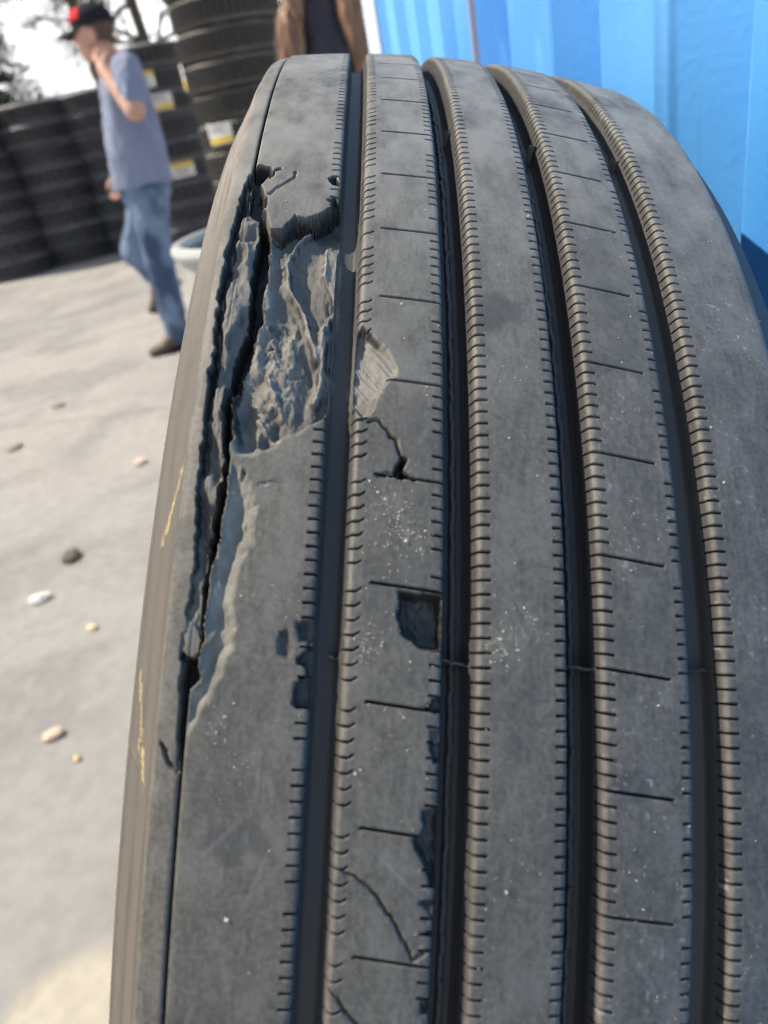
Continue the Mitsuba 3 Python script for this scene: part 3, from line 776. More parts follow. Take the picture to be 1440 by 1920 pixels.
oc = np.array([[1, 0, 0], [-1, 0, 0], [0, 1, 0], [0, -1, 0], [0, 0, 1], [0, 0, -1.0]])
of = np.array([[0, 2, 4], [2, 1, 4], [1, 3, 4], [3, 0, 4], [2, 0, 5], [1, 2, 5], [3, 1, 5], [0, 3, 5]])
pc = tire_pt(gx, gs, size * 0.5)
gv = (pc[:, None] + (oc[None] * rng.uniform(0.6, 1.3, (len(gx), 6, 1)) @ np.linalg.qr(rng.normal(size=(3, 3)))[0]) * (size / 1000.0)[:, None, None]).reshape(-1, 3)
gf = (of[None] + 6 * np.arange(len(gx))[:, None, None]).reshape(-1, 3)
scene['sand'] = mikit.ply((gv, gf), 'm_sand')
tag('sand', 'pale sand grains scattered over the tread of the torn tire', 'sand', kind='stuff')

# ------------------------------------------------------------------ ground
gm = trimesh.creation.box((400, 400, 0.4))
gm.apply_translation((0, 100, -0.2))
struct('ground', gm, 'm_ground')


def pebble(loc, size, seed, label, colr, cat='stone', name='stone', flat=0.42):
    m = trimesh.creation.icosphere(3, 1.0)
    v = m.vertices
    v = v * (0.55 + 0.95 * meshkit.fbm(v * 1.5 + seed * 7.3, 4, seed))[:, None] * np.array([1.0, 0.72, flat])
    a = seed * 1.7
    v = v @ np.array([[math.cos(a), math.sin(a), 0], [-math.sin(a), math.cos(a), 0], [0, 0, 1]]) * size
    v[:, 2] -= v[:, 2].min() + size * 0.06
    k = key(name)
    scene[k] = mikit.ply(trimesh.Trimesh(v + np.array([*loc, 0]), m.faces, process=False), two(pri(colr, 0.8)), smooth=True)
    tag(k, label, cat)


pebble((-0.995, 1.30), 0.034, 1, 'dark curled clod, the only dark lump lying left of the tire', (0.11, 0.10, 0.08), 'clod', 'dirt_clod', 0.35)
pebble((-1.01, 1.09), 0.026, 2, 'bright white stone on the ground just below the dark clod', (0.70, 0.69, 0.66))
pebble((-0.76, 0.545), 0.020, 4, 'pinkish beige chip, the largest pale piece on the ground beside the tire', (0.58, 0.45, 0.35))
pebble((-0.685, 0.47), 0.009, 5, 'tiny tan pebble just below the pinkish chip', (0.60, 0.44, 0.27))
pebble((-0.80, 0.91), 0.015, 7, 'tan pebble on the concrete halfway down the left of the tire', (0.66, 0.54, 0.34))
pebble((-0.955, 1.96), 0.026, 8, 'pink pebble on the ground beside the upper tire sidewall', (0.70, 0.55, 0.47))
pebble((-1.66, 2.42), 0.040, 10, 'flat brown lump of dirt on the far concrete', (0.26, 0.22, 0.17), 'clod', 'dirt_clod', 0.25)
pebble((-1.66, 2.95), 0.035, 11, 'grey brown lump of dirt farthest from the tire', (0.25, 0.22, 0.19), 'clod', 'dirt_clod', 0.25)

# ------------------------------------------------------------------ blue container: corrugated side that the tire leans on
AZ = math.radians(-12.0)
WD = np.array([math.sin(AZ), math.cos(AZ), 0])         # along the wall, away from the camera
WN = np.array([math.cos(AZ), -math.sin(AZ), 0])        # into the container
W0 = np.array([YARD[0], YARD[1], 0]) + WN * 0.324


def wall_strip(ts, z0=0.16, z1=2.55, th=0.0016):
    """sheet through (t along the wall, depth) points, from z0 to z1"""
    ts = np.array(ts)
    fr_ = np.array([W0 + WD * t + WN * dp for t, dp in ts])
    bk = fr_ + WN * th
    loop = np.concatenate([fr_, bk[::-1]])
    n = len(loop)
    lo, hi = loop + np.array([0, 0, z0]), loop + np.array([0, 0, z1])
    f = []
    for i in range(n):
        j = (i + 1) % n
        f += [(i, j, n + j), (i, n + j, n + i)]
    h = len(fr_)
    for i in range(h - 1):
        for o in (0, n):
            f += [(o + i, o + i + 1, o + n - 2 - i), (o + i, o + n - 2 - i, o + n - 1 - i)]
    m = trimesh.Trimesh(np.concatenate([lo, hi]), f, process=False)
    m.fix_normals()
    return m


def tt(az):
    return 0.324 / math.tan(math.radians(az) - AZ)


tag('shipping_container', 'blue painted corrugated metal container that the torn tire leans against', 'container')
# outer flat, ramp in, inner flat, ramp out
prof = []
for k in range(-13, 2):
    t = 0.495 + 0.168 * k
    for a, dp in ((0, 0.0), (0.084, 0.0), (0.087, 0.001), (0.108, 0.032), (0.110, 0.034), (0.115, 0.034), (0.118, 0.0325), (0.165, 0.001)):
        if t + a < 0.826:
            prof.append((t + a, dp))
prof.append((0.828, 0.0))
part('side_panel', 'shipping_container', wall_strip(prof, 0.0), 'm_blue')
part('seam', 'shipping_container', wall_strip([(0.829, 0.004), (0.835, -0.003), (0.840, -0.003), (0.846, 0.004)], 0.0), 'm_seal', label='greyish vertical seam between the two corrugated panels')
prof = []
for k in range(5):
    t = 0.848 + 0.090 * k
    for a, dp in ((0, 0.0), (0.042, 0.0), (0.044, 0.001), (0.056, 0.016), (0.058, 0.017), (0.061, 0.017), (0.063, 0.016), (0.0885, 0.001)):
        if t + a < 1.20:
            prof.append((t + a, dp))
prof.append((1.205, 0.0))
part('side_panel', 'shipping_container', wall_strip(prof, 0.0), 'm_blue', label='panel with narrower corrugation at the far end')


def obox(t0, t1, d0, d1, z0, z1):
    m = trimesh.creation.box((1, 1, 1))
    v = m.vertices + 0.5
    p = W0 + (t0 + (t1 - t0) * v[:, :1]) * WD + (d0 + (d1 - d0) * v[:, 1:2]) * WN
    p[:, 2] = z0 + (z1 - z0) * v[:, 2]
    m = trimesh.Trimesh(p, m.faces)
    m.fix_normals()
    return m


part('corner_post', 'shipping_container', obox(1.207, 1.275, -0.004, 0.09, 0, 2.6), 'm_post', label='pale corner post')
part('end_wall', 'shipping_container', obox(1.258, 1.275, 0.092, 2.4, 0, 2.6), 'm_blue')
part('roof', 'shipping_container', obox(-1.6, 1.25, 0.03, 2.4, 2.56, 2.6), 'm_blue')
part('end_wall', 'shipping_container', obox(-1.62, -1.6, 0.03, 2.4, 0, 2.56), 'm_blue')

# ------------------------------------------------------------------ stacked tires
OD, TW = 0.515, 0.236


def tire_profile(lo=False):
    w = TW / 2
    h = [(0.29, -w * 0.80), (0.33, -w * 0.95), (0.40, -w), (0.455, -w * 0.97), (0.485, -w * 0.88), (0.497, -w * 0.80), (0.503, -w * 0.745)]
    g = []
    for zc in (-0.066, -0.033, 0.0, 0.033, 0.066):
        g += [(OD - 0.001, zc - 0.0075), (OD - 0.014, zc - 0.0055), (OD - 0.014, zc + 0.0055), (OD - 0.001, zc + 0.0075)]
    t = [(OD - 0.004, -w * 0.72)] + g + [(OD - 0.004, w * 0.72)]
    return h, t


def stack_tire(n=120, tread=True, seed=0):
    h, t = tire_profile()
    side_lo, side_hi = h, [(r, -z) for r, z in h[::-1]]
    tr = [h[-1]] + t + [side_hi[0]]
    if tread:
        dense = [tr[0]]
        for a, b in zip(tr[:-1], tr[1:]):
            k = 3 if abs(b[1] - a[1]) > 0.015 else 1
            dense += [(a[0] + (b[0] - a[0]) * i / k, a[1] + (b[1] - a[1]) * i / k) for i in range(1, k + 1)]
        mt = lathe(dense, n)
        v = mt.vertices.copy().reshape(len(dense), n, 3)
        for i, (r, z) in enumerate(dense):
            if r > OD - 0.006:
                edge = min(abs(abs(z) - c) for c in (0.0, 0.033, 0.066))
                if edge < 0.014 or abs(z) > 0.066:
                    v[i, (np.arange(n) + (i % 2)) % 3 == 0, :2] *= 1 - (0.012 if edge < 0.014 else 0.008) / r
        mt = trimesh.Trimesh(v.reshape(-1, 3), mt.faces, process=False)
    else:
        mt = lathe(tr, n // 2)
    ms = [lathe(side_lo, n // 2), lathe(side_hi, n // 2)]
    inner = lathe([(0.29, TW / 2 * 0.80), (0.33, TW / 2 * 0.7), (0.45, TW / 2 * 0.6), (0.475, 0), (0.45, -TW / 2 * 0.6), (0.33, -TW / 2 * 0.7), (0.29, -TW / 2 * 0.80)], n // 2)
    for m in [mt, inner] + ms:
        m.fix_normals() if m.is_watertight else None
    return mt, ms[0], ms[1], inner


PT = stack_tire(150)


def tire_col(m, c, g):
    v = np.asarray(m.vertices)
    r, z = np.hypot(v[:, 0], v[:, 1]), np.abs(v[:, 2])
    k = 0.75 + 0.7 * meshkit.fbm(v * 9.0, 3, 17)
    o = np.array(c)[None] * k[:, None]
    o[(r < OD - 0.007) & (z < 0.076)] = g  # shade of the tread grooves put into the colour
    o[(r > 0.44) & (z > 0.088)] *= 1.55  # light on the shoulders painted in, as seam highlights
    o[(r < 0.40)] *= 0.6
    return o


P_TR = mikit.ply(PT[0], 'm_tire_vc', color=tire_col(PT[0], (0.085, 0.082, 0.078), (0.010, 0.010, 0.011)))
P_LO, P_HI, P_IN = [mikit.ply(m, 'm_tire_grey', smooth=35) for m in PT[1:]]
far_ = trimesh.util.concatenate(stack_tire(112))
P_FAR = mikit.ply(far_, 'm_tire_vc', color=tire_col(far_, (0.095, 0.099, 0.108), (0.012, 0.012, 0.014)))


def M4(loc, rz=0.0, tilt=(0, 0), sc=1.0):
    return T().translate(list(map(float, loc))).rotate([1, 0, 0], tilt[0]).rotate([0, 1, 0], tilt[1]).rotate([0, 0, 1], rz).scale(sc)


def near_tire(loc, rz, tilt, sc, label, group=None, mats=('m_tire_vc', 'm_tire_grey')):
    k = key('truck_tire')
    w = M4(loc, rz, tilt, sc)
    for nm, p, mt in (('tread', P_TR, mats[0]), ('sidewall', P_LO, mats[1]), ('sidewall', P_HI, mats[1]), ('inner_liner', P_IN, 'm_tire_dark')):
        scene[key(k + '__' + nm)] = {**p, 'to_world': w, 'bsdf': {'type': 'ref', 'id': mt}}
    tag(k, label, 'tire', group)
    return k


def far_tire(loc, rz, tilt, sc, label, group=None):
    k = key('truck_tire')
    scene[k] = {**P_FAR, 'to_world': M4(loc, rz, tilt, sc)}
    tag(k, label, 'tire', group)
    return k


def sticker(parent, c, r, az, z, wd, ht, lo_yellow=True, tilt=0.0):
    """paper label bent round a tread: white sheet with a yellow band and rows of print"""
    def patch(a0, a1, z0, z1, rr):
        n = 9
        a = np.linspace(a0, a1, n)
        v = []
        for r_, zz in ((rr, z0), (rr, z1), (rr - 0.0015, z1), (rr - 0.0015, z0)):
            v.append(np.stack([c[0] + r_ * np.cos(a), c[1] + r_ * np.sin(a), np.full(n, zz)], -1))
        v = np.concatenate(v)
        f = []
        for q_ in range(4):
            for j in range(n - 1):
                x, y = q_ * n + j, ((q_ + 1) % 4) * n + j
                f += [(x, x + 1, y + 1), (x, y + 1, y)]
        return trimesh.Trimesh(v, f, process=False)
    h = wd / r / 2
    k = part('label', parent, patch(az - h, az + h, z, z + ht, r + 0.004), 'm_paper', label='white paper label with a yellow band')
    y0 = (0.04, 0.36) if lo_yellow else (0.66, 0.97)
    part('yellow_band', k, patch(az - h * 0.96, az + h * 0.96, z + ht * y0[0], z + ht * y0[1], r + 0.0055), 'm_yellow')
    zz = 0.55 if lo_yellow else 0.2
    part('print', k, trimesh.util.concatenate([patch(az - h * 0.8, az + h * s_, z + ht * (zz + q_), z + ht * (zz + q_ + 0.06), r + 0.0055) for q_, s_ in ((0, 0.7), (0.14, 0.3), (0.28, 0.6))]), 'm_ink')


def nth(i, n):
    w = ('lowest', 'second', 'third', 'fourth', 'fifth', 'sixth', 'seventh', 'eighth', 'ninth', 'tenth', 'eleventh')
    return 'topmost' if i == n - 1 else w[i] if i == 0 else w[i] + ' from the ground'


def polar(az, dist):
    a = math.radians(az)
    return YARD[0] + dist * math.sin(a), YARD[1] + dist * math.cos(a)


# big grey stack left of the torn tire
bx, by = polar(-6.95, 8.05)
for i in range(11):
    jx, jy = rng.normal(0, 0.012, 2)
    k = near_tire((bx + jx, by + jy, TW / 2 + i * (TW + 0.004)), float(rng.uniform(0, 360)), tuple(rng.normal(0, 0.5, 2)), 1.0,
                  'grey truck tire, %s in the tall stack right of the person' % nth(i, 11))
    if i == 4:
        sticker(k, (bx + jx, by + jy), OD, math.radians(-118), 4 * (TW + 0.004) + 0.05, 0.27, 0.17)
    if i == 6:
        sticker(k, (bx + jx, by + jy), OD, math.radians(-166), 6 * (TW + 0.004) + 0.06, 0.22, 0.21)
# dark stacks behind the person and along the left
for az, dist, n, nm, j0 in ((-12.9, 10.2, 9, 'dark stack right behind the person', 0.02), (-16.4, 11.2, 8, 'second stack from the left edge', 0.02), (-20.7, 11.3, 8, 'first full stack at the left edge', 0.03), (-25.4, 11.2, 8, 'stack cut off by the left edge', 0.02)):
    cx_, cy_ = polar(az, dist)
    for i in range(n):
        jx, jy = rng.normal(0, j0, 2)
        k = far_tire((cx_ + jx, cy_ + jy, TW / 2 + i * (TW + 0.002)), float(rng.uniform(0, 360)), tuple(rng.normal(0, 0.5, 2)), float(rng.uniform(0.99, 1.03)), 'black truck tire, %s in the %s' % (nth(i, n), nm))
        if az == -12.9 and i in (3, 6, 7):
            sticker(k, (cx_ + jx, cy_ + jy), OD + 0.016, math.radians({3: -66, 6: -70, 7: -84}[i]), i * (TW + 0.002) + 0.05, 0.28, 0.16, i == 6)
# ------------------------------------------------------------------ steel drum
dx, dy = polar(-3.4, 1.47)
rz_ = 0.825
tag('steel_drum', 'pale grey open steel drum with a thick white rim behind the torn tire', 'drum')
body = [(0.0, 0.0), (0.278, 0.0), (0.285, 0.01), (0.283, 0.03)]
for zc in (0.28, 0.55):
    body += [(0.281, zc - 0.03), (0.290, zc - 0.012), (0.290, zc + 0.012), (0.281, zc + 0.03)]
body += [(0.281, rz_ - 0.012)]
mb = lathe(body, 96)
mb.apply_translation((dx, dy, 0.002))
part('body', 'steel_drum', mb, 'm_drum', smooth=40)
mi_ = lathe([(0.277, rz_ - 0.012), (0.277, 0.02), (0.0, 0.02)], 96)
mi_.apply_translation((dx, dy, 0.002))
part('inner_wall', 'steel_drum', mi_, 'm_drum_in', smooth=40)
a_ = np.linspace(0, 2 * np.pi, 17)
rm = lathe([(0.281 + 0.0125 * math.cos(a), rz_ + 0.0135 * math.sin(a)) for a in a_], 96)
rm.apply_translation((dx, dy, 0.002))
part('rim', 'steel_drum', rm, 'm_rim', smooth=True)

# ------------------------------------------------------------------ person on the phone, walking to the left
PY = 3.72
def m3_mesh(pts):
    return trimesh.convex.convex_hull(pts)


tag('person', 'person in grey blue T-shirt, jeans and black cap, one hand raised to the ear', 'person')
J = lambda x, y, z: np.array([x, PY + y, z])
neck, headc = J(-1.055, 0.0, 1.475), J(-1.105, 0.0, 1.575)
lsh, rsh = J(-0.955, -0.155, 1.395), J(-1.05, 0.165, 1.395)
lel, lha = J(-0.955, -0.25, 1.215), J(-1.075, -0.12, 1.475)
rel, rha = J(-1.09, 0.25, 1.13), J(-1.275, 0.16, 0.93)
pel, che, bel = J(-1.085, 0.0, 0.90), J(-1.035, 0.0, 1.24), J(-1.075, 0.0, 1.05)
lhp, rhp = J(-1.075, -0.085, 0.86), J(-1.105, 0.085, 0.86)
lkn, lan = J(-1.12, -0.085, 0.48), J(-1.145, -0.085, 0.085)
rkn, ran = J(-1.285, 0.08, 0.555), J(-1.195, 0.085, 0.375)
skin = [((headc + (0.0, 0, 0.03), (0.098, 0.078, 0.098)), (headc + (-0.025, 0, -0.055), (0.062, 0.055, 0.06))),
        ((headc + (-0.055, 0, -0.075), (0.034, 0.034, 0.026)), (headc + (-0.02, 0, -0.02), 0.06)),
        ((headc + (-0.10, 0, -0.012), (0.012, 0.012, 0.012)), (headc + (-0.078, 0, 0.032), (0.012, 0.010, 0.012))),
        ((headc + (-0.082, 0, -0.045), (0.014, 0.024, 0.008)), (headc + (-0.06, 0, -0.045), (0.02, 0.03, 0.012))),
        ((headc + (0.012, -0.078, -0.01), (0.022, 0.012, 0.034)), (headc + (0.008, -0.07, -0.01), (0.018, 0.01, 0.028))),
        ((headc + (0.012, 0.078, -0.01), (0.022, 0.012, 0.034)), (headc + (0.008, 0.07, -0.01), (0.018, 0.01, 0.028))),
        ((neck + (0, 0, -0.06), 0.068), (headc + (0.02, 0, -0.06), 0.056)),
        ((neck + (0, 0, -0.06), 0.06), (che, (0.10, 0.13, 0.10))), ((che, (0.10, 0.13, 0.1)), (pel, (0.10, 0.12, 0.08))),
        ((che + (0, 0, 0.12), 0.06), (lsh, 0.05)), ((che + (0, 0, 0.12), 0.06), (rsh, 0.05)),
        ((lsh, 0.052), (lel, 0.048)), ((lel, 0.050), (lha + (0.0, 0.0, -0.06), 0.034)),
        ((rsh, 0.052), (rel, 0.044)), ((rel, 0.044), (rha + (0.02, 0.0, 0.03), 0.029)),
        ((pel, 0.09), (lhp, 0.07)), ((pel, 0.09), (rhp, 0.07)), ((lhp, 0.07), (lkn, 0.05)), ((lkn, 0.05), (lan, 0.038)), ((rhp, 0.07), (rkn, 0.05)), ((rkn, 0.05), (ran, 0.038))]


def hand(w, d, side, curl, palm):
    """w wrist, d direction of the fingers, side direction index finger to little finger, palm normal"""
    d, side, palm = [np.asarray(v, float) / np.linalg.norm(v) for v in (d, side, palm)]
    out = [((w, 0.026), (w + d * 0.035 + side * 0.012, (0.024, 0.024, 0.024))), ((w, 0.024), (w + d * 0.075 - side * 0.024, 0.015)), ((w, 0.024), (w + d * 0.072 + side * 0.026, 0.0135)),
           ((w + d * 0.075 - side * 0.024, 0.015), (w + d * 0.072 + side * 0.026, 0.0135))]
    for i, ln in enumerate((0.072, 0.08, 0.074, 0.058)):
        b = w + d * (0.078 - 0.002 * i) + side * (-0.026 + 0.0175 * i)
        p, dr_ = b, d
        for q_ in range(3):
            c_ = math.cos(curl * (q_ + 0.6)), math.sin(curl * (q_ + 0.6))
            e_ = p + (d * c_[0] + palm * c_[1]) * ln * (0.45, 0.32, 0.23)[q_]
            out.append(((p, 0.0092 - 0.0008 * q_), (e_, 0.0084 - 0.0008 * q_)))
            p = e_
    a = w + d * 0.025 - side * 0.022
    b = a + d * 0.035 - side * 0.028 + palm * 0.012
    out += [((a, 0.015), (b, 0.011)), ((b, 0.011), (b + d * 0.028 - side * 0.004 + palm * 0.012, 0.009))]
    return out


skin += hand(lha + (0, 0, -0.055), (0.12, 0.35, 0.95), (0.9, 0.0, -0.2), 0.45, (0, 1, 0.1))
skin += hand(rha + (0.02, 0, 0.03), (-0.45, -0.1, -0.9), (0.85, -0.3, -0.4), 0.5, (0.3, -0.9, 0.0))
part('body', 'person', soft(hulls(skin), 0.014, 6), 'm_skin', smooth=True)
for sx_ in (-1, 1):
    ey = trimesh.creation.icosphere(2, 0.013)
    ey.apply_translation(headc + (-0.083, 0.032 * sx_, 0.012))
    part('eye', 'person', ey, 'm_ink', smooth=True)
hr = hulls([((headc + (0.022, 0, 0.02), (0.086, 0.082, 0.07)), (headc + (0.04, 0, -0.03), (0.055, 0.07, 0.03)))])
part('hair', 'person', soft(hr, 0.02, 4), 'm_hair', smooth=True)


def wrinkle(m, amp, sx_, sz_, seed):
    n = np.asarray(m.vertex_normals)
    v = np.asarray(m.vertices)
    dn = meshkit.fbm(v / np.array([sx_, sx_, sz_]), 3, seed) - 0.5
    m.vertices = v + n * (dn * amp)[:, None]
    return m


shirt = [((che + (0.0, 0, 0.10), (0.115, 0.155, 0.10)), (bel, (0.150, 0.175, 0.10))), ((bel, (0.150, 0.175, 0.10)), (J(-1.095, 0, 0.93), (0.158, 0.178, 0.04))),
         ((J(-1.095, 0, 0.93), (0.158, 0.178, 0.04)), (J(-1.095, 0, 0.885), (0.160, 0.180, 0.012))),
         ((neck + (0.01, 0, -0.05), (0.075, 0.08, 0.02)), (che + (0, 0, 0.12), (0.10, 0.15, 0.07))),
         ((che + (0, 0, 0.13), 0.085), (lsh, 0.072)), ((lsh, 0.072), (lsh + (lel - lsh) * 0.72, 0.066)), ((che + (0, 0, 0.13), 0.085), (rsh, 0.072)), ((rsh, 0.072), (rsh + (rel - rsh) * 0.62, 0.066))]
part('shirt', 'person', wrinkle(soft(hulls(shirt), 0.016, 5), 0.055, 0.06, 0.20, 3), 'm_shirt', smooth=True)
jn = [((J(-1.09, 0, 0.90), (0.140, 0.158, 0.04)), (J(-1.09, 0, 0.83), (0.135, 0.165, 0.05))), ((lhp + (0, 0, -0.03), (0.112, 0.09, 0.1)), (lkn, (0.078, 0.072, 0.08))), ((lkn, (0.078, 0.072, 0.08)), (lan + (0, 0, 0.01), (0.072, 0.062, 0.05))),
      ((rhp + (0, 0, -0.03), (0.112, 0.09, 0.1)), (rkn, (0.078, 0.072, 0.08))), ((rkn, (0.078, 0.072, 0.08)), (ran + (-0.01, 0, 0.03), (0.066, 0.06, 0.05)))]
part('jeans', 'person', wrinkle(soft(hulls(jn), 0.016, 5), 0.03, 0.06, 0.12, 4), 'm_jeans', smooth=True)
for (an, dn_, nm) in ((lan, np.array([-1.0, -0.12, -0.05]), 0), (ran, np.array([-0.72, -0.05, -0.62]), 1)):
    d_ = dn_ / np.linalg.norm(dn_)
    up_ = np.array([0, 0, 1.0]) - d_ * d_[2]
    up_ /= np.linalg.norm(up_)
    heel, ball, toe = an - d_ * 0.045 - up_ * 0.04, an + d_ * 0.10 - up_ * 0.045, an + d_ * 0.165 - up_ * 0.05
    sh = soft(hulls([((an, 0.05), (heel, 0.042)), ((an + up_ * 0.01, 0.05), (ball, (0.045, 0.048, 0.032))), ((ball, (0.045, 0.048, 0.034)), (toe, (0.036, 0.042, 0.028)))]), 0.015, 5)
    k = part('shoe', 'person', sh, 'm_shoe', smooth=True)
    so = soft(hulls([((heel - up_ * 0.030, (0.045, 0.045, 0.012)), (ball - up_ * 0.026, (0.05, 0.052, 0.012))), ((ball - up_ * 0.026, (0.05, 0.052, 0.012)), (toe - up_ * 0.018, (0.036, 0.044, 0.012)))]), 0.015, 3)
    part('sole', k, so, 'm_sole', smooth=True)
cap = hulls([((headc + (0.012, 0, 0.055), (0.108, 0.088, 0.078)), (headc + (0.012, 0, 0.035), (0.108, 0.09, 0.03)))])
cap = cap.trim_by_plane((-0.12, 0, 1.0), float(np.dot((headc + (0, 0, 0.03)), np.array([-0.12, 0, 1.0]) / np.hypot(0.12, 1.0))))
ck = part('cap', 'person', soft(cap, 0.016, 3), 'm_cap', smooth=45)
th_ = np.linspace(-1.15, 1.15, 15)
bo = np.stack([headc[0] + 0.02 - 0.100 * np.cos(th_), headc[1] + 0.088 * np.sin(th_), headc[2] + 0.036 + 0 * th_], -1)
br = np.stack([headc[0] - 0.085 - 0.098 * np.cos(th_ * 1.15), headc[1] + 0.085 * np.sin(th_ * 1.15), headc[2] + 0.030 - 0.020 * np.abs(np.sin(th_))**2 - 0.012 + 0 * th_], -1)
part('brim', ck, m3_mesh(np.concatenate([bo, br, bo - (0, 0, 0.006), br - (0, 0, 0.006)])), 'm_cap', smooth=30)
# red front panel of the cap
g_ = []
for a in np.linspace(-1.25, 0.55, 11):
    for b in np.linspace(0.12, 0.78, 8):
        g_.append(headc + (0.012 - 0.112 * math.cos(a) * math.cos(b), 0.091 * math.sin(a) * math.cos(b), 0.052 + 0.082 * math.sin(b)))
g_ = np.array(g_)
f_ = [(i * 8 + j, (i + 1) * 8 + j, (i + 1) * 8 + j + 1, i * 8 + j + 1) for i in range(10) for j in range(7)]
part('front_panel', ck, (g_, f_), 'm_cap_red', smooth=True, label='red front of the cap')

# ------------------------------------------------------------------ second person, head above the frame
ox, oy = polar(-0.55, 3.75)
K = lambda x, y, z: np.array([ox + x, oy + y, z])
tag('person_001', 'person with long brown hair over a dark top beside the container end', 'person')
hd = K(0.0, 0.0, 1.66)
sk = [((hd + (0, 0, 0.03), (0.075, 0.095, 0.095)), (hd + (0, -0.02, -0.055), (0.055, 0.06, 0.058))), ((hd + (0, -0.095, -0.012), 0.011), (hd + (0, -0.076, 0.03), 0.01)), ((hd + (0, -0.05, -0.07), 0.03), (hd + (0, -0.02, -0.02), 0.055)),
      ((hd + (0, -0.075, -0.045), (0.022, 0.012, 0.008)), (hd + (0, -0.055, -0.045), (0.028, 0.02, 0.012))),
      ((hd + (0.075, 0.01, -0.01), (0.01, 0.02, 0.03)), (hd + (0.065, 0.01, -0.01), 0.015)), ((hd + (-0.075, 0.01, -0.01), (0.01, 0.02, 0.03)), (hd + (-0.065, 0.01, -0.01), 0.015)),
      ((hd + (0, 0.015, -0.06), 0.05), (K(0, 0.01, 1.45), 0.058)), ((K(0, 0.01, 1.45), 0.06), (K(0, 0, 1.27), (0.13, 0.095, 0.09))), ((K(0, 0, 1.27), (0.13, 0.095, 0.09)), (K(0, 0, 0.95), (0.125, 0.1, 0.08))),
      ((K(0, 0, 1.42), 0.058), (K(-0.150, 0.01, 1.395), 0.048)), ((K(0, 0, 1.42), 0.058), (K(0.150, 0.01, 1.395), 0.048)),
      ((K(-0.150, 0.01, 1.395), 0.050), (K(-0.205, 0.03, 1.13), 0.043)), ((K(-0.205, 0.03, 1.13), 0.043), (K(-0.225, -0.06, 0.91), 0.028)),
      ((K(0.150, 0.01, 1.395), 0.050), (K(0.205, 0.02, 1.13), 0.043)), ((K(0.205, 0.02, 1.13), 0.043), (K(0.225, -0.06, 0.91), 0.028)),
      ((K(0, 0, 0.95), (0.125, 0.1, 0.08)), (K(-0.09, 0, 0.84), 0.075)), ((K(0, 0, 0.95), (0.125, 0.1, 0.08)), (K(0.09, 0, 0.84), 0.075)),
      ((K(-0.09, 0, 0.84), 0.075), (K(-0.10, 0, 0.47), 0.05)), ((K(-0.10, 0, 0.47), 0.05), (K(-0.105, 0.02, 0.08), 0.038)), ((K(0.09, 0, 0.84), 0.075), (K(0.10, 0, 0.47), 0.05)), ((K(0.10, 0, 0.47), 0.05), (K(0.105, 0.02, 0.08), 0.038))]
sk += hand(K(-0.225, -0.06, 0.91), (-0.05, -0.15, -1.0), (0.1, 1.0, 0.0), 0.35, (1, 0, 0)) + hand(K(0.225, -0.06, 0.91), (0.05, -0.15, -1.0), (-0.1, 1.0, 0.0), 0.35, (-1, 0, 0))
part('body', 'person_001', soft(hulls(sk), 0.014, 6), 'm_skin', smooth=True)
tp = [((K(0, 0.0, 1.42), (0.125, 0.085, 0.03)), (K(0, -0.01, 1.25), (0.150, 0.115, 0.09))), ((K(0, -0.01, 1.25), (0.150, 0.115, 0.09)), (K(0, 0, 1.07), (0.140, 0.115, 0.08))), ((K(0, 0, 1.07), (0.140, 0.115, 0.08)), (K(0, 0, 0.90), (0.158, 0.125, 0.03))),
      ((K(-0.05, 0.01, 1.42), 0.07), (K(-0.150, 0.01, 1.385), 0.068)), ((K(-0.150, 0.01, 1.385), 0.068), (K(-0.205, 0.03, 1.13), 0.058)), ((K(-0.205, 0.03, 1.13), 0.058), (K(-0.222, -0.04, 0.95), 0.042)),
      ((K(0.05, 0.01, 1.42), 0.07), (K(0.150, 0.01, 1.385), 0.068)), ((K(0.150, 0.01, 1.385), 0.068), (K(0.205, 0.02, 1.13), 0.058)), ((K(0.205, 0.02, 1.13), 0.058), (K(0.222, -0.04, 0.95), 0.042)),
      ((K(-0.085, 0.01, 1.43), (0.026, 0.05, 0.035)), (K(-0.085, 0, 1.33), (0.036, 0.09, 0.03))), ((K(0.085, 0.01, 1.43), (0.026, 0.05, 0.035)), (K(0.085, 0, 1.33), (0.036, 0.09, 0.03)))]
scene['m_top'] = two(pri((0.055, 0.052, 0.062), 0.9, 0.2))
part('top', 'person_001', wrinkle(soft(hulls(tp), 0.014, 4), 0.05, 0.06, 0.13, 8), 'm_top', smooth=True)
jn = [((K(0, 0, 0.93), (0.145, 0.115, 0.03)), (K(0, 0, 0.85), (0.16, 0.125, 0.05))), ((K(-0.09, 0, 0.82), (0.095, 0.105, 0.08)), (K(-0.10, 0, 0.47), 0.072)), ((K(-0.10, 0, 0.47), 0.072), (K(-0.105, 0.02, 0.09), 0.062)), ((K(0.09, 0, 0.82), (0.095, 0.105, 0.08)), (K(0.10, 0, 0.47), 0.072)), ((K(0.10, 0, 0.47), 0.072), (K(0.105, 0.02, 0.09), 0.062))]
part('jeans', 'person_001', wrinkle(soft(hulls(jn), 0.018, 4), 0.03, 0.06, 0.12, 9), 'm_jeans', smooth=True)
for s_ in (-1, 1):
    an = K(0.105 * s_, 0.02, 0.085)
    part('shoe', 'person_001', soft(hulls([((an, 0.05), (an + (0, 0.04, -0.035), 0.042)), ((an, 0.05), (an + (0.01 * s_, -0.13, -0.045), (0.046, 0.045, 0.032)))]), 0.016, 4), 'm_shoe', smooth=True)
    ey = trimesh.creation.icosphere(2, 0.012)
    ey.apply_translation(hd + (0.03 * s_, -0.08, 0.012))
    part('eye', 'person_001', ey, 'm_ink', smooth=True)
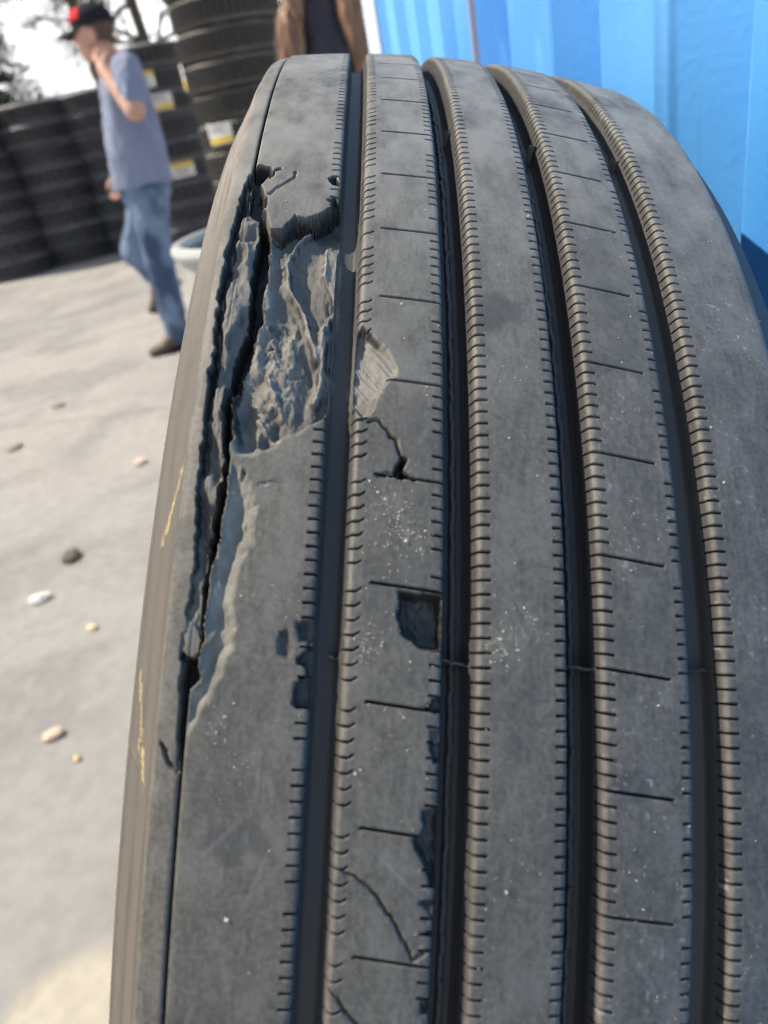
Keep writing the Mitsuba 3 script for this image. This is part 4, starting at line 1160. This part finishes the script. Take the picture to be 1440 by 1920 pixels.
hr = [((hd + (0, -0.005, 0.06), (0.088, 0.098, 0.078)), (hd + (0, 0.02, 0.045), (0.09, 0.095, 0.085))), ((hd + (0, 0.02, 0.045), (0.085, 0.095, 0.085)), (hd + (0, 0.045, -0.03), (0.085, 0.065, 0.05))), ((hd + (0, 0.045, -0.03), (0.085, 0.06, 0.05)), (hd + (0, 0.075, -0.22), (0.11, 0.04, 0.05)))]
for s_ in (-1, 1):
    hr += [((hd + (0.078 * s_, 0.0, 0.02), (0.03, 0.055, 0.05)), (hd + (0.095 * s_, -0.03, -0.14), (0.046, 0.05, 0.05))), ((hd + (0.095 * s_, -0.03, -0.14), (0.046, 0.05, 0.05)), (K(0.138 * s_ - 0.01, -0.105, 1.36), (0.060, 0.038, 0.05))),
           ((K(0.138 * s_ - 0.01, -0.105, 1.36), (0.060, 0.038, 0.05)), (K(0.160 * s_ - 0.012, -0.125, 1.20), (0.054, 0.03, 0.05))), ((K(0.160 * s_ - 0.012, -0.125, 1.20), (0.054, 0.03, 0.05)), (K(0.155 * s_ - 0.012, -0.12, 1.10), (0.018, 0.014, 0.03)))]
scene['m_long_hair'] = two(pri(proc(lambda p, n, uv: mix((0.13, 0.065, 0.036), (0.34, 0.19, 0.11), smoothstep(0.25, 0.75, fbm(p.x * 85, p.y * 85, p.z * 5, 3)))), 0.5, 0.4))
part('hair', 'person_001', wrinkle(soft(hulls(hr), 0.014, 4), 0.03, 0.02, 0.3, 12), 'm_long_hair', smooth=True)

# ------------------------------------------------------------------ trees and the shed behind the yard
def branchy(p0, d0, ln, r0, depth, out, rg, droop=0.0, spread=0.6, leaves=None):
    n = 5
    pts, p, d = [p0], np.array(p0, float), np.array(d0, float)
    for i in range(n):
        d = d + rg.normal(0, 0.13, 3) + np.array([0, 0, -droop * (1 - depth / 6)])
        d /= np.linalg.norm(d)
        p = p + d * ln / n
        pts.append(p.copy())
    out.append(tube(pts, np.linspace(r0, r0 * 0.55, n + 1), 5 if depth < 4 else 8))
    if leaves is not None and depth <= 2:
        for q_ in pts[1:]:
            leaves.append(q_ + rg.normal(0, 0.10, 3))
    if depth <= 0:
        return
    for i in range(rg.integers(2, 4)):
        t = rg.uniform(0.4, 1.0)
        b = np.array(pts[min(n, int(t * n))])
        dd = d + rg.normal(0, spread, 3)
        branchy(b, dd / np.linalg.norm(dd), ln * rg.uniform(0.6, 0.8), r0 * 0.55, depth - 1, out, rg, droop, spread, leaves)


def bare_tree(x, y, h, r, seed, label, depth=5, lean=(0, 0), lf=0.055, nl=1):
    rg = np.random.default_rng(seed)
    k = key('bare_tree')
    tag(k, label, 'tree')
    top = np.array([x + lean[0], y + lean[1], h])
    tr = np.array([[x, y, -0.05], [x + lean[0] * 0.2, y, h * 0.35], [x + lean[0] * 0.55, y + lean[1] * 0.5, h * 0.7], top])
    part('trunk', k, tube(tr, [r, r * 0.8, r * 0.6, r * 0.35], 10), 'm_bark', smooth=True)
    out, lv = [], []
    for i in range(15):
        t = rg.uniform(0.28, 1.0)
        b = np.array([np.interp(t, [0, 0.35, 0.7, 1], tr[:, c]) for c in range(3)])
        a = rg.uniform(0, 2 * math.pi)
        d_ = np.array([math.cos(a), math.sin(a), rg.uniform(-0.15, 0.7)])
        branchy(b, d_ / np.linalg.norm(d_), rg.uniform(1.0, 1.8) * h / 7, r * 0.33, depth - 1, out, rg, 0.10, 0.55, lv)
    part('branches', k, trimesh.util.concatenate(out), 'm_twig')
    lv = np.array(lv)
    lv = lv[rg.random(len(lv)) < nl]
    part('leaves', k, leaf_cloud(lv, lf, rg), 'm_leaf')
    labels[k + '__leaves'] = {'kind': 'stuff'}


def leaf_cloud(c, s, rg):
    n = len(c)
    a, b = rg.normal(size=(n, 3)), rg.normal(size=(n, 3))
    a /= np.linalg.norm(a, axis=1, keepdims=True)
    b = np.cross(a, b)
    b /= np.linalg.norm(b, axis=1, keepdims=True)
    z = rg.uniform(0.5, 1.2, (n, 1)) * s
    v = np.stack([c - a * z, c + b * z * 0.45, c + a * z, c - b * z * 0.45], 1).reshape(-1, 3)
    i = 4 * np.arange(n)[:, None]
    return trimesh.Trimesh(v, np.concatenate([i + [[0, 1, 2]], i + [[0, 2, 3]]]), process=False)


def spruce(x, y, h, w, seed, label):
    rg = np.random.default_rng(seed)
    k = key('spruce_tree')
    tag(k, label, 'tree')
    part('trunk', k, tube([[x, y, -0.05], [x, y, h * 0.5], [x, y, h]], [0.18, 0.11, 0.02], 8), 'm_bark', smooth=True)
    pts, tb = [], []
    for i in range(150):
        z = h * (0.10 + 0.88 * (i / 150.0) ** 0.9)
        L = w * (1 - z / h) ** 0.8 * rg.uniform(0.65, 1.1) + 0.1
        a = i * 2.399 + rg.normal(0, 0.2)
        tip = np.array([x + L * math.cos(a), y + L * math.sin(a), z - 0.30 * L])
        mid = np.array([x + L * 0.55 * math.cos(a), y + L * 0.55 * math.sin(a), z - 0.05 * L])
        tb.append(tube([[x, y, z], mid, tip], [0.028, 0.018, 0.006], 5))
        n = int(70 * L) + 20
        t = rg.uniform(0.15, 1.0, n)[:, None]
        c = np.where(t < 0.55, np.array([x, y, z]) + (mid - [x, y, z]) * t / 0.55, mid + (tip - mid) * (t - 0.55) / 0.45)
        c = c + rg.normal(0, 1, (n, 3)) * np.array([0.10, 0.10, 0.05]) * (0.5 + L * 0.35)
        c[:, 2] -= rg.exponential(0.07, n)
        pts.append(c)
    part('limbs', k, trimesh.util.concatenate(tb), 'm_bark')
    part('crown', k, leaf_cloud(np.concatenate(pts), 0.085, rg), 'm_needle')


x_, y_ = polar(-23.6, 21)
spruce(x_, y_, 6.2, 3.0, 3, 'dark drooping spruce at the left edge behind the tire stacks')
x_, y_ = polar(-11.95, 15.5)
bare_tree(x_, y_, 7.5, 0.13, 11, 'thin budding tree whose trunk rises beside the grey tire stack', 5, (-0.5, 0.2), 0.05, 0.5)
x_, y_ = polar(-15.6, 17.5)
bare_tree(x_, y_, 7.2, 0.16, 23, 'bare budding tree with hanging twigs above the left tire stacks', 5, (-0.4, 0.2), 0.05, 0.45)
# grey roofed shed far behind the stacks
hx, hy = polar(-23.5, 34)
tag('shed', 'long shed with a low grey gable roof behind the left tire stacks', 'building')
w_ = box((13, 7, 2.5), (hx, hy, 1.25), 0.25)
part('wall', 'shed', w_, 'm_wall')
pr = np.array([[-7, -3.9, 2.45], [7, -3.9, 2.45], [7, 3.9, 2.45], [-7, 3.9, 2.45], [-7, 0, 3.9], [7, 0, 3.9]])
ca, sa = math.cos(0.25), math.sin(0.25)
rf = trimesh.convex.convex_hull(pr @ np.array([[ca, sa, 0], [-sa, ca, 0], [0, 0, 1]]) + np.array([hx, hy, 0]))
part('roof', 'shed', rf, 'm_roof')
